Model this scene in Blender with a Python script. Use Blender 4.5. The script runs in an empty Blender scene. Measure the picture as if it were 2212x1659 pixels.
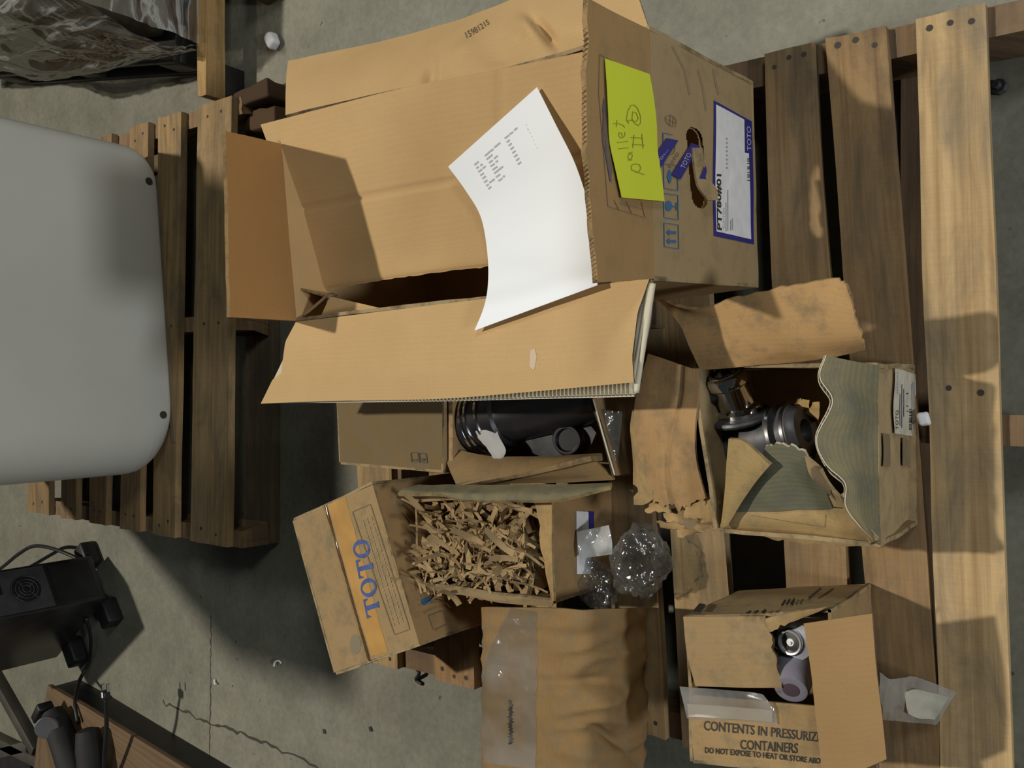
import bpy, bmesh, math, random
from mathutils import Vector, noise as mnoise
import numpy as np

# ------------------------------------------------------------------ camera
# The phone was held sideways: gravity points to the right of the frame.
F_PX = 1900.0; PITCH = math.radians(53.5); CAMZ = 1.585
CP, SP = math.cos(PITCH), math.sin(PITCH)
sc = bpy.context.scene
col = sc.collection
cam_d = bpy.data.cameras.new('camera'); cam = bpy.data.objects.new('camera', cam_d); col.objects.link(cam)
cam_d.sensor_fit = 'HORIZONTAL'; cam_d.sensor_width = 36.0; cam_d.lens = F_PX / 2212 * 36.0
cam_d.clip_start = 0.05; cam_d.clip_end = 100
from mathutils import Matrix
cam.matrix_world = Matrix(((0, 1, 0, 0), (-SP, 0, -CP, 0), (-CP, 0, SP, CAMZ), (0, 0, 0, 1)))
sc.camera = cam

# ------------------------------------------------------------------ world, lamps, exposure
w = bpy.data.worlds.new('world'); sc.world = w; w.use_nodes = True
w.node_tree.nodes['Background'].inputs[0].default_value = (0.80, 0.92, 1.0, 1)
w.node_tree.nodes['Background'].inputs[1].default_value = 0.03

def lamp(name, kind, loc, target, energy, color, size):
    d = bpy.data.lights.new(name, kind); o = bpy.data.objects.new(name, d); col.objects.link(o)
    d.energy = energy; d.color = color
    if kind == 'AREA': d.shape = 'DISK'; d.size = size
    else: d.shadow_soft_size = size
    o.location = loc
    o.rotation_euler = (Vector(target) - Vector(loc)).to_track_quat('-Z', 'Y').to_euler()
    return o
# high bay lamp over the next aisle, behind the scene and to the right: the crisp shadows
lamp('high_bay_lamp', 'AREA', (1.6, 6.4, 13.0), (0.1, 0.9, 0.2), 1350, (1.0, 0.93, 0.82), 0.42)
# lower lamps of the photographer's own aisle, behind and to the right of the camera
lamp('aisle_lamp', 'AREA', (-0.6, -4.2, 2.5), (0.2, 1.0, 0.3), 100, (0.95, 0.97, 1.0), 0.7)
lamp('side_lamp', 'AREA', (2.2, -1.2, 3.2), (0.1, 0.8, 0.2), 32, (0.93, 0.98, 0.95), 0.8)
sc.view_settings.view_transform = 'Standard'; sc.view_settings.look = 'None'
sc.view_settings.exposure = 0.0; sc.view_settings.gamma = 1.0
sc.view_settings.use_curve_mapping = False

# ------------------------------------------------------------------ helpers
def W(x, y, z):
    """a photograph pixel to the world point at height z"""
    a = 829.5 - y; v = x - 1106.0
    dz = F_PX * SP + v * CP
    t = (CAMZ - z) / dz
    return Vector((a * t, (F_PX * CP - v * SP) * t, z))
CAMP = Vector((0, 0, CAMZ))
def PX(p):
    d = p - CAMP
    dep = d.y * CP - d.z * SP
    v = -d.y * SP - d.z * CP
    return (1106 + F_PX * v / dep, 829.5 - F_PX * d.x / dep)

def world_loc(p):
    l = Vector((0, 0, 0))
    while p is not None:
        l += p.location; p = p.parent
    return l
def mk(name, verts, faces, mats, parent=None, midx=None, uvs=None, smooth=None, color=None):
    o0 = world_loc(parent)
    me = bpy.data.meshes.new(name)
    me.from_pydata([tuple(Vector(v) - o0) for v in verts], [], faces)
    if not isinstance(mats, (list, tuple)): mats = [mats]
    for m in mats: me.materials.append(m)
    if midx: me.polygons.foreach_set('material_index', midx)
    if smooth is True: me.polygons.foreach_set('use_smooth', [True] * len(me.polygons))
    elif smooth: me.polygons.foreach_set('use_smooth', smooth)
    if uvs is not None:
        ul = me.uv_layers.new(name='UVMap')
        arr = np.empty((len(me.loops), 2), dtype=np.float32)
        li = np.empty(len(me.loops), dtype=np.int32); me.loops.foreach_get('vertex_index', li)
        arr[:] = np.array(uvs, dtype=np.float32)[li]
        ul.data.foreach_set('uv', arr.ravel())
    me.update()
    o = bpy.data.objects.new(name, me); col.objects.link(o)
    if parent is not None: o.parent = parent
    if color: o.color = (*color, 1)
    return o
def tag(o, label=None, cat=None, group=None, kind=None):
    if label: o['label'] = label
    if cat: o['category'] = cat
    if group: o['group'] = group
    if kind: o['kind'] = kind
    return o
def thing(name, loc, label, cat, group=None):
    o = bpy.data.objects.new(name, None); col.objects.link(o); o.location = loc; o.empty_display_size = .05
    return tag(o, label, cat, group)

def cr(p0, p1, p2, p3, t):
    return 0.5 * ((2 * p1) + (p2 - p0) * t + (2 * p0 - 5 * p1 + 4 * p2 - p3) * t * t + (3 * p1 - p0 - 3 * p2 + p3) * t ** 3)
def along(pts, u, smooth):
    n = len(pts) - 1
    if n == 0: return pts[0]
    s = u * n; i = max(0, min(n - 1, int(math.floor(s)))); t = s - i
    if not smooth or n == 1 or t < 0 or t > 1: return pts[i].lerp(pts[i + 1], t)
    a = pts[i - 1] if i > 0 else pts[i] * 2 - pts[i + 1]
    b = pts[i + 2] if i + 2 <= n else pts[i + 1] * 2 - pts[i]
    return cr(a, pts[i], pts[i + 1], b, t)

class Sheet:
    """A board, card or paper surface lofted through rows of world points, with real thickness."""
    def __init__(s, rows, su=True, sv=True, amp=0.0, freq=8.0, seed=0, bump=None):
        s.rows = rows; s.su = su; s.sv = sv; s.amp = amp; s.freq = freq; s.seed = seed; s.bump = bump
        m = s.raw(.5, .5)
        n = s.nraw(.5, .5)
        s.flip = -1 if n.dot(CAMP - m) < 0 else 1
    def raw(s, u, v):
        return along([along(r, u, s.su) for r in s.rows], v, s.sv)
    def nraw(s, u, v):
        e = .01
        a = s.raw(min(u + e, 1), v) - s.raw(max(u - e, 0), v); b = s.raw(u, min(v + e, 1)) - s.raw(u, max(v - e, 0))
        n = a.cross(b)
        if n.length < 1e-12: n = Vector((0, 0, 1))
        return n.normalized()
    def ev(s, u, v, off=0.0):
        uc, vc = min(max(u, 0), 1), min(max(v, 0), 1)
        p = s.raw(u, v); n = s.nraw(uc, vc) * s.flip
        d = off
        if s.amp:
            q = p * s.freq + Vector((s.seed * 7.3, s.seed * 3.1, s.seed * 1.7))
            d += s.amp * (mnoise.noise(q) + .5 * mnoise.noise(q * 2.3))
        if s.bump: d += s.bump(u, v)
        return p + n * d
    def inv(s, x, y):
        best = None
        if not hasattr(s, 'cache'):
            s.cache = []
            for i in range(13):
                for j in range(13):
                    s.cache.append((i / 12, j / 12, PX(s.ev(i / 12, j / 12))))
        for (u, v, q) in s.cache:
            d = (q[0] - x) ** 2 + (q[1] - y) ** 2
            if best is None or d < best[0]: best = (d, u, v)
        u, v = best[1], best[2]
        for k in range(6):
            q = PX(s.ev(u, v)); e = 1e-3
            qu = PX(s.ev(u + e, v)); qv = PX(s.ev(u, v + e))
            a, b, c, d = (qu[0] - q[0]) / e, (qv[0] - q[0]) / e, (qu[1] - q[1]) / e, (qv[1] - q[1]) / e
            det = a * d - b * c
            if abs(det) < 1e-9: break
            rx, ry = x - q[0], y - q[1]
            du, dv = (d * rx - b * ry) / det, (a * ry - c * rx) / det
            u += max(-.3, min(.3, du)); v += max(-.3, min(.3, dv))
            u = max(-.15, min(1.15, u)); v = max(-.15, min(1.15, v))
        return u, v
    def build(s, name, mats, parent=None, nu=24, nv=16, t=.004, jag=None, hole=None, color=None):
        """mats = front, edge, back"""
        if not isinstance(mats, (list, tuple)): mats = [mats] * 3
        G = [[None] * (nu + 1) for _ in range(nv + 1)]; N = [[None] * (nu + 1) for _ in range(nv + 1)]
        for j in range(nv + 1):
            for i in range(nu + 1):
                G[j][i] = s.ev(i / nu, j / nv); N[j][i] = s.nraw(i / nu, j / nv) * s.flip
        if jag:
            rnd = random.Random(s.seed + 5)
            for side, a in jag.items():
                if side in ('v0', 'v1'):
                    j, jn = (0, 1) if side == 'v0' else (nv, nv - 1)
                    for i in range(nu + 1):
                        d = (G[jn][i] - G[j][i])
                        if d.length > 1e-6: G[j][i] = G[j][i] + d.normalized() * a * (1.5 * mnoise.noise(Vector((i * .37, s.seed, j))) + .7 * mnoise.noise(Vector((i * .9, s.seed + 3, j))) + .3 * (rnd.random() - .5))
                else:
                    i, im = (0, 1) if side == 'u0' else (nu, nu - 1)
                    for j in range(nv + 1):
                        d = (G[j][im] - G[j][i])
                        if d.length > 1e-6: G[j][i] = G[j][i] + d.normalized() * a * (1.5 * mnoise.noise(Vector((j * .37, s.seed, i))) + .7 * mnoise.noise(Vector((j * .9, s.seed + 3, i))) + .3 * (rnd.random() - .5))
        LU = sum((G[nv // 2][i + 1] - G[nv // 2][i]).length for i in range(nu))
        LV = sum((G[j + 1][nu // 2] - G[j][nu // 2]).length for j in range(nv))
        V, U, Fc, M, S = [], [], [], [], []
        def idx(j, i): return j * (nu + 1) + i
        for j in range(nv + 1):
            for i in range(nu + 1):
                V.append(G[j][i]); U.append((i / nu * LU, j / nv * LV))
        b0 = len(V)
        for j in range(nv + 1):
            for i in range(nu + 1):
                V.append(G[j][i] - N[j][i] * t); U.append((i / nu * LU, j / nv * LV))
        fl = s.flip > 0
        def quad(a, b, c, d, m, sm):
            Fc.append((a, b, c, d) if fl else (d, c, b, a)); M.append(m); S.append(sm)
        for j in range(nv):
            for i in range(nu):
                if hole and hole((i + .5) / nu, (j + .5) / nv): continue
                a, b, c, d = idx(j, i), idx(j, i + 1), idx(j + 1, i + 1), idx(j + 1, i)
                quad(a, b, c, d, 0, True); quad(b0 + d, b0 + c, b0 + b, b0 + a, 2, True)
        def rim(lst):
            k0 = len(V)
            for (j, i) in lst:
                p = G[j][i]; V.append(p); V.append(p - N[j][i] * t)
                U.append((i / nu * LU, j / nv * LV)); U.append((i / nu * LU, j / nv * LV + t))
            for k in range(len(lst) - 1):
                quad(k0 + 2 * k, k0 + 2 * k + 1, k0 + 2 * k + 3, k0 + 2 * k + 2, 1, False)
        rim([(0, i) for i in range(nu + 1)]); rim([(j, nu) for j in range(nv + 1)])
        rim([(nv, nu - i) for i in range(nu + 1)]); rim([(nv - j, 0) for j in range(nv + 1)])
        s.obj = mk(name, V, Fc, list(mats), parent, M, U, S, color)
        return s.obj
    # ---- flat print and labels that follow the sheet
    def quv(s, quad): return [s.inv(*q) for q in quad]
    def decal(s, name, v2, faces, quad, mat, parent, off=.0008, color=None):
        tl, tr, br, bl = s.quv(quad)
        V = []
        for (x, y) in v2:
            u = (tl[0] * (1 - x) + tr[0] * x) * y + (bl[0] * (1 - x) + br[0] * x) * (1 - y)
            v = (tl[1] * (1 - x) + tr[1] * x) * y + (bl[1] * (1 - x) + br[1] * x) * (1 - y)
            V.append(s.ev(u, v, off))
        return mk(name, V, faces, mat, parent, uvs=v2, color=color)
    def patch(s, name, quad, mat, parent, off=.0006, n=10, m=6, color=None):
        v2 = [(i / n, j / m) for j in range(m + 1) for i in range(n + 1)]
        fc = [(j * (n + 1) + i, j * (n + 1) + i + 1, (j + 1) * (n + 1) + i + 1, (j + 1) * (n + 1) + i) for j in range(m) for i in range(n)]
        return s.decal(name, v2, fc, quad, mat, parent, off, color)
    def text(s, name, body, quad, mat, parent, off=.0012, bold=0.0):
        v2, fc = text_mesh(body, bold)
        return s.decal(name, v2, fc, quad, mat, parent, off)
    def strokes(s, name, lines, width, mat, parent, off=.0012):
        """pen or print lines given in photograph pixels"""
        V, Fc = [], []
        for ln in lines:
            pts = [Vector((a, b, 0)) for a, b in ln]
            k = max(2, int(sum((pts[i + 1] - pts[i]).length for i in range(len(pts) - 1)) / 6) + 1)
            if len(pts) > 2: pts = [along(pts, i / k, False) for i in range(k + 1)]
            b = len(V)
            for i, p in enumerate(pts):
                d = (pts[min(i + 1, len(pts) - 1)] - pts[max(i - 1, 0)])
                d = d.normalized() if d.length > 0 else Vector((1, 0, 0))
                nrm = Vector((-d.y, d.x, 0)) * width * .5
                for q in (p + nrm, p - nrm):
                    V.append(s.ev(*s.inv(q.x, q.y), off))
            for i in range(len(pts) - 1):
                Fc.append((b + 2 * i, b + 2 * i + 1, b + 2 * i + 3, b + 2 * i + 2))
        return mk(name, V, Fc, mat, parent)
    def fill(s, name, polys, mat, parent, off=.0012):
        V, Fc = [], []
        for pl in polys:
            b = len(V)
            for q in pl: V.append(s.ev(*s.inv(*q), off))
            Fc.append(tuple(range(b, b + len(pl))))
        return mk(name, V, Fc, mat, parent)

def text_mesh(body, bold=0.0, cache={}):
    if (body, bold) in cache: return cache[(body, bold)]
    if body == '#TOTO':
        r = toto_mesh()
    else:
        cu = bpy.data.curves.new('t', 'FONT'); cu.body = body; cu.resolution_u = 3; cu.offset = bold
        o = bpy.data.objects.new('t', cu); col.objects.link(o)
        dg = bpy.context.evaluated_depsgraph_get()
        me = bpy.data.meshes.new_from_object(o.evaluated_get(dg))
        v = [(p.co.x, p.co.y) for p in me.vertices]; f = [tuple(p.vertices) for p in me.polygons]
        bpy.data.objects.remove(o); bpy.data.meshes.remove(me); bpy.data.curves.remove(cu)
        r = (v, f)
    v, f = r
    x0, x1 = min(a for a, b in v), max(a for a, b in v); y0, y1 = min(b for a, b in v), max(b for a, b in v)
    cache[(body, bold)] = ([((a - x0) / (x1 - x0), (b - y0) / (y1 - y0)) for a, b in v], f)
    return cache[(body, bold)]
def toto_mesh():
    V, Fc = [], []
    def poly(*p):
        b = len(V); V.extend(p); Fc.append(tuple(range(b, b + len(p))))
    def T(x):
        poly((x + .32, 0), (x + .68, 0), (x + .66, .08), (x + .34, .08))
        poly((x + .38, .08), (x + .62, .08), (x + .62, .92), (x + .38, .92))
        poly((x, .9), (x + 1, .9), (x + 1, 1), (x, 1))
        poly((x, .7), (x + .06, .7), (x + .16, .9), (x, .9)); poly((x + .94, .7), (x + 1, .7), (x + 1, .9), (x + .84, .9))
    def O(x):
        n = 22; b = len(V)
        for i in range(n):
            a = 2 * math.pi * i / n
            V.append((x + .5 + .5 * math.cos(a), .5 + .52 * math.sin(a))); V.append((x + .5 + .28 * math.cos(a), .5 + .42 * math.sin(a)))
        for i in range(n):
            j = (i + 1) % n; Fc.append((b + 2 * i, b + 2 * j, b + 2 * j + 1, b + 2 * i + 1))
    T(0); O(1.02); T(2.1); O(3.12)
    return V, Fc

def tube(name, pts, r, mat, parent=None, seg=8, n=None, smooth=True, color=None):
    pts = [Vector(p) for p in pts]
    n = n or max(2, (len(pts) - 1) * 8)
    P = [along(pts, i / n, smooth) for i in range(n + 1)]
    V, Fc = [], []; prev = None
    for i, p in enumerate(P):
        d = (P[min(i + 1, n)] - P[max(i - 1, 0)]).normalized()
        a = prev if prev is not None else d.orthogonal()
        a = (a - d * a.dot(d)).normalized(); prev = a; b = d.cross(a)
        rr = r(i / n) if callable(r) else r
        for k in range(seg):
            t = 2 * math.pi * k / seg; V.append(p + (a * math.cos(t) + b * math.sin(t)) * rr)
    for i in range(n):
        for k in range(seg):
            Fc.append((i * seg + k, i * seg + (k + 1) % seg, (i + 1) * seg + (k + 1) % seg, (i + 1) * seg + k))
    Fc.append(tuple(range(seg))[::-1]); Fc.append(tuple(n * seg + k for k in range(seg)))
    return mk(name, V, Fc, mat, parent, smooth=True, color=color)
def lathe(name, p0, axis, prof, mat, parent=None, seg=28, color=None, smooth=True, caps=True):
    p0 = Vector(p0); d = Vector(axis).normalized(); a = d.orthogonal().normalized(); b = d.cross(a)
    V, Fc = [], []
    for (t, r) in prof:
        for k in range(seg):
            th = 2 * math.pi * k / seg; V.append(p0 + d * t + (a * math.cos(th) + b * math.sin(th)) * max(r, 1e-5))
    for i in range(len(prof) - 1):
        for k in range(seg):
            Fc.append((i * seg + k, i * seg + (k + 1) % seg, (i + 1) * seg + (k + 1) % seg, (i + 1) * seg + k))
    if caps: Fc.append(tuple(range(seg))[::-1]); Fc.append(tuple((len(prof) - 1) * seg + k for k in range(seg)))
    o = mk(name, V, Fc, mat, parent, smooth=smooth, color=color)
    if smooth:
        try: o.data.set_sharp_from_angle(angle=math.radians(38))
        except Exception: pass
    return o
def rbox(name, c, size, mat, parent=None, rz=0.0, bevel=.004, seg=2, color=None, rx=0.0, ry=0.0, sub=0, disp=None):
    """a bevelled block"""
    bm = bmesh.new(); bmesh.ops.create_cube(bm, size=1)
    for v in bm.verts: v.co = Vector((v.co.x * size[0], v.co.y * size[1], v.co.z * size[2]))
    if bevel: bmesh.ops.bevel(bm, geom=list(bm.edges), offset=bevel, segments=seg, profile=.5, affect='EDGES')
    if sub: bmesh.ops.subdivide_edges(bm, edges=list(bm.edges), cuts=sub, use_grid_fill=True)
    R = Matrix.Rotation(rz, 3, 'Z') @ Matrix.Rotation(ry, 3, 'Y') @ Matrix.Rotation(rx, 3, 'X')
    bm.verts.index_update()
    V = [R @ v.co + Vector(c) for v in bm.verts]
    Fc = [tuple(v.index for v in f.verts) for f in bm.faces]
    nrm = None
    if disp:
        bm.normal_update(); nn = [R @ v.normal for v in bm.verts]
        V = [p + n * disp(p) for p, n in zip(V, nn)]
    bm.free()
    o = mk(name, V, Fc, mat, parent, smooth=bool(bevel and seg > 1) or bool(disp), color=color)
    if bevel and seg > 1 and not disp:
        try: o.data.set_sharp_from_angle(angle=math.radians(50))
        except Exception: pass
    return o

# ------------------------------------------------------------------ materials
def nodes(name):
    m = bpy.data.materials.new(name); m.use_nodes = True
    nt = m.node_tree; b = nt.nodes['Principled BSDF']
    return m, nt, b
def N(nt, kind, **kw):
    n = nt.nodes.new(kind)
    for k, v in kw.items():
        if k in n.inputs: n.inputs[k].default_value = v
        else: setattr(n, k, v)
    return n
def L(nt, a, b): nt.links.new(a, b)
def ramp(nt, src, stops):
    r = nt.nodes.new('ShaderNodeValToRGB'); L(nt, src, r.inputs[0])
    e = r.color_ramp.elements
    while len(e) < len(stops): e.new(.5)
    for k, (p, c) in enumerate(stops):
        e[k].position = p; e[k].color = (*c, 1) if len(c) == 3 else c
    return r.outputs[0]
def mixc(nt, fac, a, b, mode='MIX'):
    n = nt.nodes.new('ShaderNodeMix'); n.data_type = 'RGBA'; n.blend_type = mode
    for s, x in ((n.inputs[0], fac), (n.inputs[6], a), (n.inputs[7], b)):
        if isinstance(x, (int, float)): s.default_value = x
        elif isinstance(x, tuple): s.default_value = (*x, 1) if len(x) == 3 else x
        else: L(nt, x, s)
    return n.outputs[2]
def plain(name, c, rough=.6, metal=0.0, spec=None, coat=0.0, emit=None):
    m, nt, b = nodes(name)
    b.inputs['Base Color'].default_value = (*c, 1); b.inputs['Roughness'].default_value = rough
    b.inputs['Metallic'].default_value = metal
    if spec is not None: b.inputs['Specular IOR Level'].default_value = spec
    if coat: b.inputs['Coat Weight'].default_value = coat
    return m
def mottled(name, c, rough=.6, metal=0.0, var=.25, scale=12, bump=0.0):
    m, nt, b = nodes(name)
    tc = N(nt, 'ShaderNodeTexCoord'); n = N(nt, 'ShaderNodeTexNoise', Scale=scale, Detail=5.0); L(nt, tc.outputs['Object'], n.inputs['Vector'])
    lo = tuple(x * (1 - var) for x in c); hi = tuple(min(1, x * (1 + var)) for x in c)
    L(nt, ramp(nt, n.outputs['Fac'], [(.3, lo), (.7, hi)]), b.inputs['Base Color'])
    b.inputs['Roughness'].default_value = rough; b.inputs['Metallic'].default_value = metal
    if bump:
        bp = N(nt, 'ShaderNodeBump', Strength=bump, Distance=.003); L(nt, n.outputs['Fac'], bp.inputs['Height']); L(nt, bp.outputs[0], b.inputs['Normal'])
    return m
def card(name, base, dirt=(.2, .17, .11), dirt_amt=.35, flute=.06, grime=.5):
    """corrugated board: fine flute lines across the sheet, blotches and scuffs"""
    m, nt, b = nodes(name)
    tc = N(nt, 'ShaderNodeTexCoord'); oi = N(nt, 'ShaderNodeObjectInfo')
    mp = N(nt, 'ShaderNodeMapping'); mp.inputs['Scale'].default_value = (1, 1, 1); L(nt, tc.outputs['UV'], mp.inputs['Vector'])
    wv = N(nt, 'ShaderNodeTexWave', Scale=40.0, Distortion=1.2, Detail=2.0); wv.bands_direction = 'Y'
    wv.inputs['Detail Scale'].default_value = .6; L(nt, mp.outputs[0], wv.inputs['Vector'])
    n1 = N(nt, 'ShaderNodeTexNoise', Scale=6.0, Detail=6.0, Roughness=.62); L(nt, tc.outputs['Object'], n1.inputs['Vector'])
    n2 = N(nt, 'ShaderNodeTexNoise', Scale=26.0, Detail=6.0, Roughness=.7); L(nt, tc.outputs['Object'], n2.inputs['Vector'])
    n3 = N(nt, 'ShaderNodeTexNoise', Scale=420.0, Detail=2.0); L(nt, tc.outputs['Object'], n3.inputs['Vector'])
    c = mixc(nt, 1.0, base, oi.outputs['Color'], 'MULTIPLY')
    c = mixc(nt, flute, c, ramp(nt, wv.outputs['Fac'], [(0, (.5, .45, .38)), (1, (1, 1, 1))]), 'MULTIPLY')
    c = mixc(nt, .55, c, ramp(nt, n1.outputs['Fac'], [(.3, (.84, .83, .8)), (.65, (1, 1, 1))]), 'MULTIPLY')
    gm = ramp(nt, n2.outputs['Fac'], [(grime, (0, 0, 0)), (min(.99, grime + .22), (1, 1, 1))])
    mul = N(nt, 'ShaderNodeMath', operation='MULTIPLY'); L(nt, gm, mul.inputs[0]); mul.inputs[1].default_value = dirt_amt
    c = mixc(nt, mul.outputs[0], c, dirt)
    c = mixc(nt, .12, c, ramp(nt, n3.outputs['Fac'], [(.35, (.6, .6, .6)), (.65, (1, 1, 1))]), 'MULTIPLY')
    L(nt, c, b.inputs['Base Color']); b.inputs['Roughness'].default_value = .82; b.inputs['Specular IOR Level'].default_value = .25
    bp = N(nt, 'ShaderNodeBump', Strength=.16, Distance=.0008)
    wm = N(nt, 'ShaderNodeMath', operation='MULTIPLY'); L(nt, wv.outputs['Fac'], wm.inputs[0]); wm.inputs[1].default_value = .3
    ad = N(nt, 'ShaderNodeMath', operation='ADD'); L(nt, wm.outputs[0], ad.inputs[0]); L(nt, n2.outputs['Fac'], ad.inputs[1])
    L(nt, ad.outputs[0], bp.inputs['Height']); L(nt, bp.outputs[0], b.inputs['Normal'])
    return m
def wood(name, base, grey=(.15, .13, .095), stain=.75, lo=.42):
    """sawn pallet softwood; grain runs along U"""
    m, nt, b = nodes(name)
    tc = N(nt, 'ShaderNodeTexCoord'); oi = N(nt, 'ShaderNodeObjectInfo')
    sh = N(nt, 'ShaderNodeVectorMath', operation='ADD'); L(nt, tc.outputs['UV'], sh.inputs[0])
    rv = N(nt, 'ShaderNodeCombineXYZ'); L(nt, oi.outputs['Random'], rv.inputs[0]); L(nt, oi.outputs['Random'], rv.inputs[1]); L(nt, oi.outputs['Random'], rv.inputs[2])
    sc_ = N(nt, 'ShaderNodeVectorMath', operation='SCALE'); L(nt, rv.outputs[0], sc_.inputs[0]); sc_.inputs['Scale'].default_value = 9.0
    L(nt, sc_.outputs[0], sh.inputs[1])
    mp = N(nt, 'ShaderNodeMapping'); mp.inputs['Scale'].default_value = (2.2, 75, 4); L(nt, sh.outputs[0], mp.inputs['Vector'])
    g = N(nt, 'ShaderNodeTexNoise', Scale=1.0, Detail=7.0, Roughness=.6, Distortion=.3); L(nt, mp.outputs[0], g.inputs['Vector'])
    mp2 = N(nt, 'ShaderNodeMapping'); mp2.inputs['Scale'].default_value = (5, 16, 5); L(nt, sh.outputs[0], mp2.inputs['Vector'])
    s = N(nt, 'ShaderNodeTexNoise', Scale=1.0, Detail=5.0, Roughness=.62, Distortion=.8); L(nt, mp2.outputs[0], s.inputs['Vector'])
    mp3 = N(nt, 'ShaderNodeMapping'); mp3.inputs['Scale'].default_value = (260, 10, 5); L(nt, sh.outputs[0], mp3.inputs['Vector'])
    k = N(nt, 'ShaderNodeTexNoise', Scale=1.0, Detail=3.0); L(nt, mp3.outputs[0], k.inputs['Vector'])
    c = mixc(nt, 1.0, base, oi.outputs['Color'], 'MULTIPLY')
    c = mixc(nt, .75, c, ramp(nt, g.outputs['Fac'], [(.3, (.55, .48, .4)), (.55, (1, 1, 1))]), 'MULTIPLY')
    gm = ramp(nt, s.outputs['Fac'], [(lo, (0, 0, 0)), (lo + .28, (1, 1, 1))])
    mul = N(nt, 'ShaderNodeMath', operation='MULTIPLY'); L(nt, gm, mul.inputs[0]); mul.inputs[1].default_value = stain
    c = mixc(nt, mul.outputs[0], c, mixc(nt, 1.0, grey, oi.outputs['Color'], 'MULTIPLY'))
    c = mixc(nt, .09, c, ramp(nt, k.outputs['Fac'], [(.4, (.5, .46, .4)), (.6, (1, 1, 1))]), 'MULTIPLY')
    L(nt, c, b.inputs['Base Color']); b.inputs['Roughness'].default_value = .8; b.inputs['Specular IOR Level'].default_value = .25
    bp = N(nt, 'ShaderNodeBump', Strength=.5, Distance=.002); L(nt, g.outputs['Fac'], bp.inputs['Height']); L(nt, bp.outputs[0], b.inputs['Normal'])
    return m
def concrete():
    m, nt, b = nodes('concrete')
    tc = N(nt, 'ShaderNodeTexCoord')
    def nz(s, d=6.0, r=.6, dist=0.0):
        n = N(nt, 'ShaderNodeTexNoise', Scale=s, Detail=d, Roughness=r, Distortion=dist); L(nt, tc.outputs['Object'], n.inputs['Vector']); return n.outputs['Fac']
    c = ramp(nt, nz(1.6, 6, .6, .4), [(.3, (.186, .185, .142)), (.55, (.232, .226, .176)), (.75, (.282, .266, .200))])
    c = mixc(nt, .8, c, ramp(nt, nz(9, 7, .7), [(.32, (.72, .72, .70)), (.6, (1, 1, 1))]), 'MULTIPLY')
    c = mixc(nt, .5, c, ramp(nt, nz(60, 4, .7), [(.35, (.68, .68, .68)), (.6, (1, 1, 1))]), 'MULTIPLY')
    sp = ramp(nt, nz(38, 3, .5), [(.70, (0, 0, 0)), (.76, (1, 1, 1))])
    c = mixc(nt, sp, c, (.07, .065, .05))
    L(nt, c, b.inputs['Base Color'])
    L(nt, ramp(nt, nz(4), [(.3, (.42, .42, .42)), (.7, (.62, .62, .62))]), b.inputs['Roughness'])
    b.inputs['Specular IOR Level'].default_value = .35
    bp = N(nt, 'ShaderNodeBump', Strength=.3, Distance=.002); L(nt, nz(60, 6), bp.inputs['Height']); L(nt, bp.outputs[0], b.inputs['Normal'])
    return m
def film(name, tint=(.9, .93, .95), haze=.12, gloss=.2, rough=.12, bump=.6, bscale=30, streak=None):
    """clear plastic: mostly see-through, a little milky, glossy on the creases"""
    m, nt, b = nodes(name)
    nt.nodes.remove(b); out = nt.nodes['Material Output']
    tr = N(nt, 'ShaderNodeBsdfTransparent'); tr.inputs[0].default_value = (*tint, 1)
    df = N(nt, 'ShaderNodeBsdfDiffuse'); df.inputs[0].default_value = (.75, .76, .74, 1)
    gl = N(nt, 'ShaderNodeBsdfGlossy'); gl.inputs['Roughness'].default_value = rough
    tc = N(nt, 'ShaderNodeTexCoord'); n = N(nt, 'ShaderNodeTexNoise', Scale=bscale, Detail=3.0, Distortion=.6); L(nt, tc.outputs['Object'], n.inputs['Vector'])
    bp = N(nt, 'ShaderNodeBump', Strength=bump, Distance=.01); L(nt, n.outputs['Fac'], bp.inputs['Height'])
    L(nt, bp.outputs[0], gl.inputs['Normal'])
    n2 = N(nt, 'ShaderNodeTexNoise', Scale=bscale * .5, Detail=4.0); L(nt, tc.outputs['Object'], n2.inputs['Vector'])
    hz = ramp(nt, n2.outputs['Fac'], [(.35, (haze * .4,) * 3), (.7, (min(1, haze * 1.8),) * 3)])
    if streak:
        mp = N(nt, 'ShaderNodeMapping'); mp.inputs['Scale'].default_value = streak; mp.inputs['Rotation'].default_value = (.35, 0, 0); L(nt, tc.outputs['Object'], mp.inputs['Vector'])
        L(nt, mp.outputs[0], n.inputs['Vector']); L(nt, mp.outputs[0], n2.inputs['Vector']); n.inputs['Scale'].default_value = 1.0; n2.inputs['Scale'].default_value = 1.0
        n2.inputs['Distortion'].default_value = 1.4; n2.inputs['Detail'].default_value = 6.0
        hz = ramp(nt, n2.outputs['Fac'], [(.42, (haze * .25,) * 3), (.55, (haze,) * 3), (.60, (.55,) * 3), (.66, (haze * .8,) * 3)])
    m1 = N(nt, 'ShaderNodeMixShader'); L(nt, hz, m1.inputs[0]); L(nt, tr.outputs[0], m1.inputs[1]); L(nt, df.outputs[0], m1.inputs[2])
    m2 = N(nt, 'ShaderNodeMixShader'); m2.inputs[0].default_value = gloss; L(nt, m1.outputs[0], m2.inputs[1]); L(nt, gl.outputs[0], m2.inputs[2])
    L(nt, m2.outputs[0], out.inputs[0])
    return m

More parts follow.
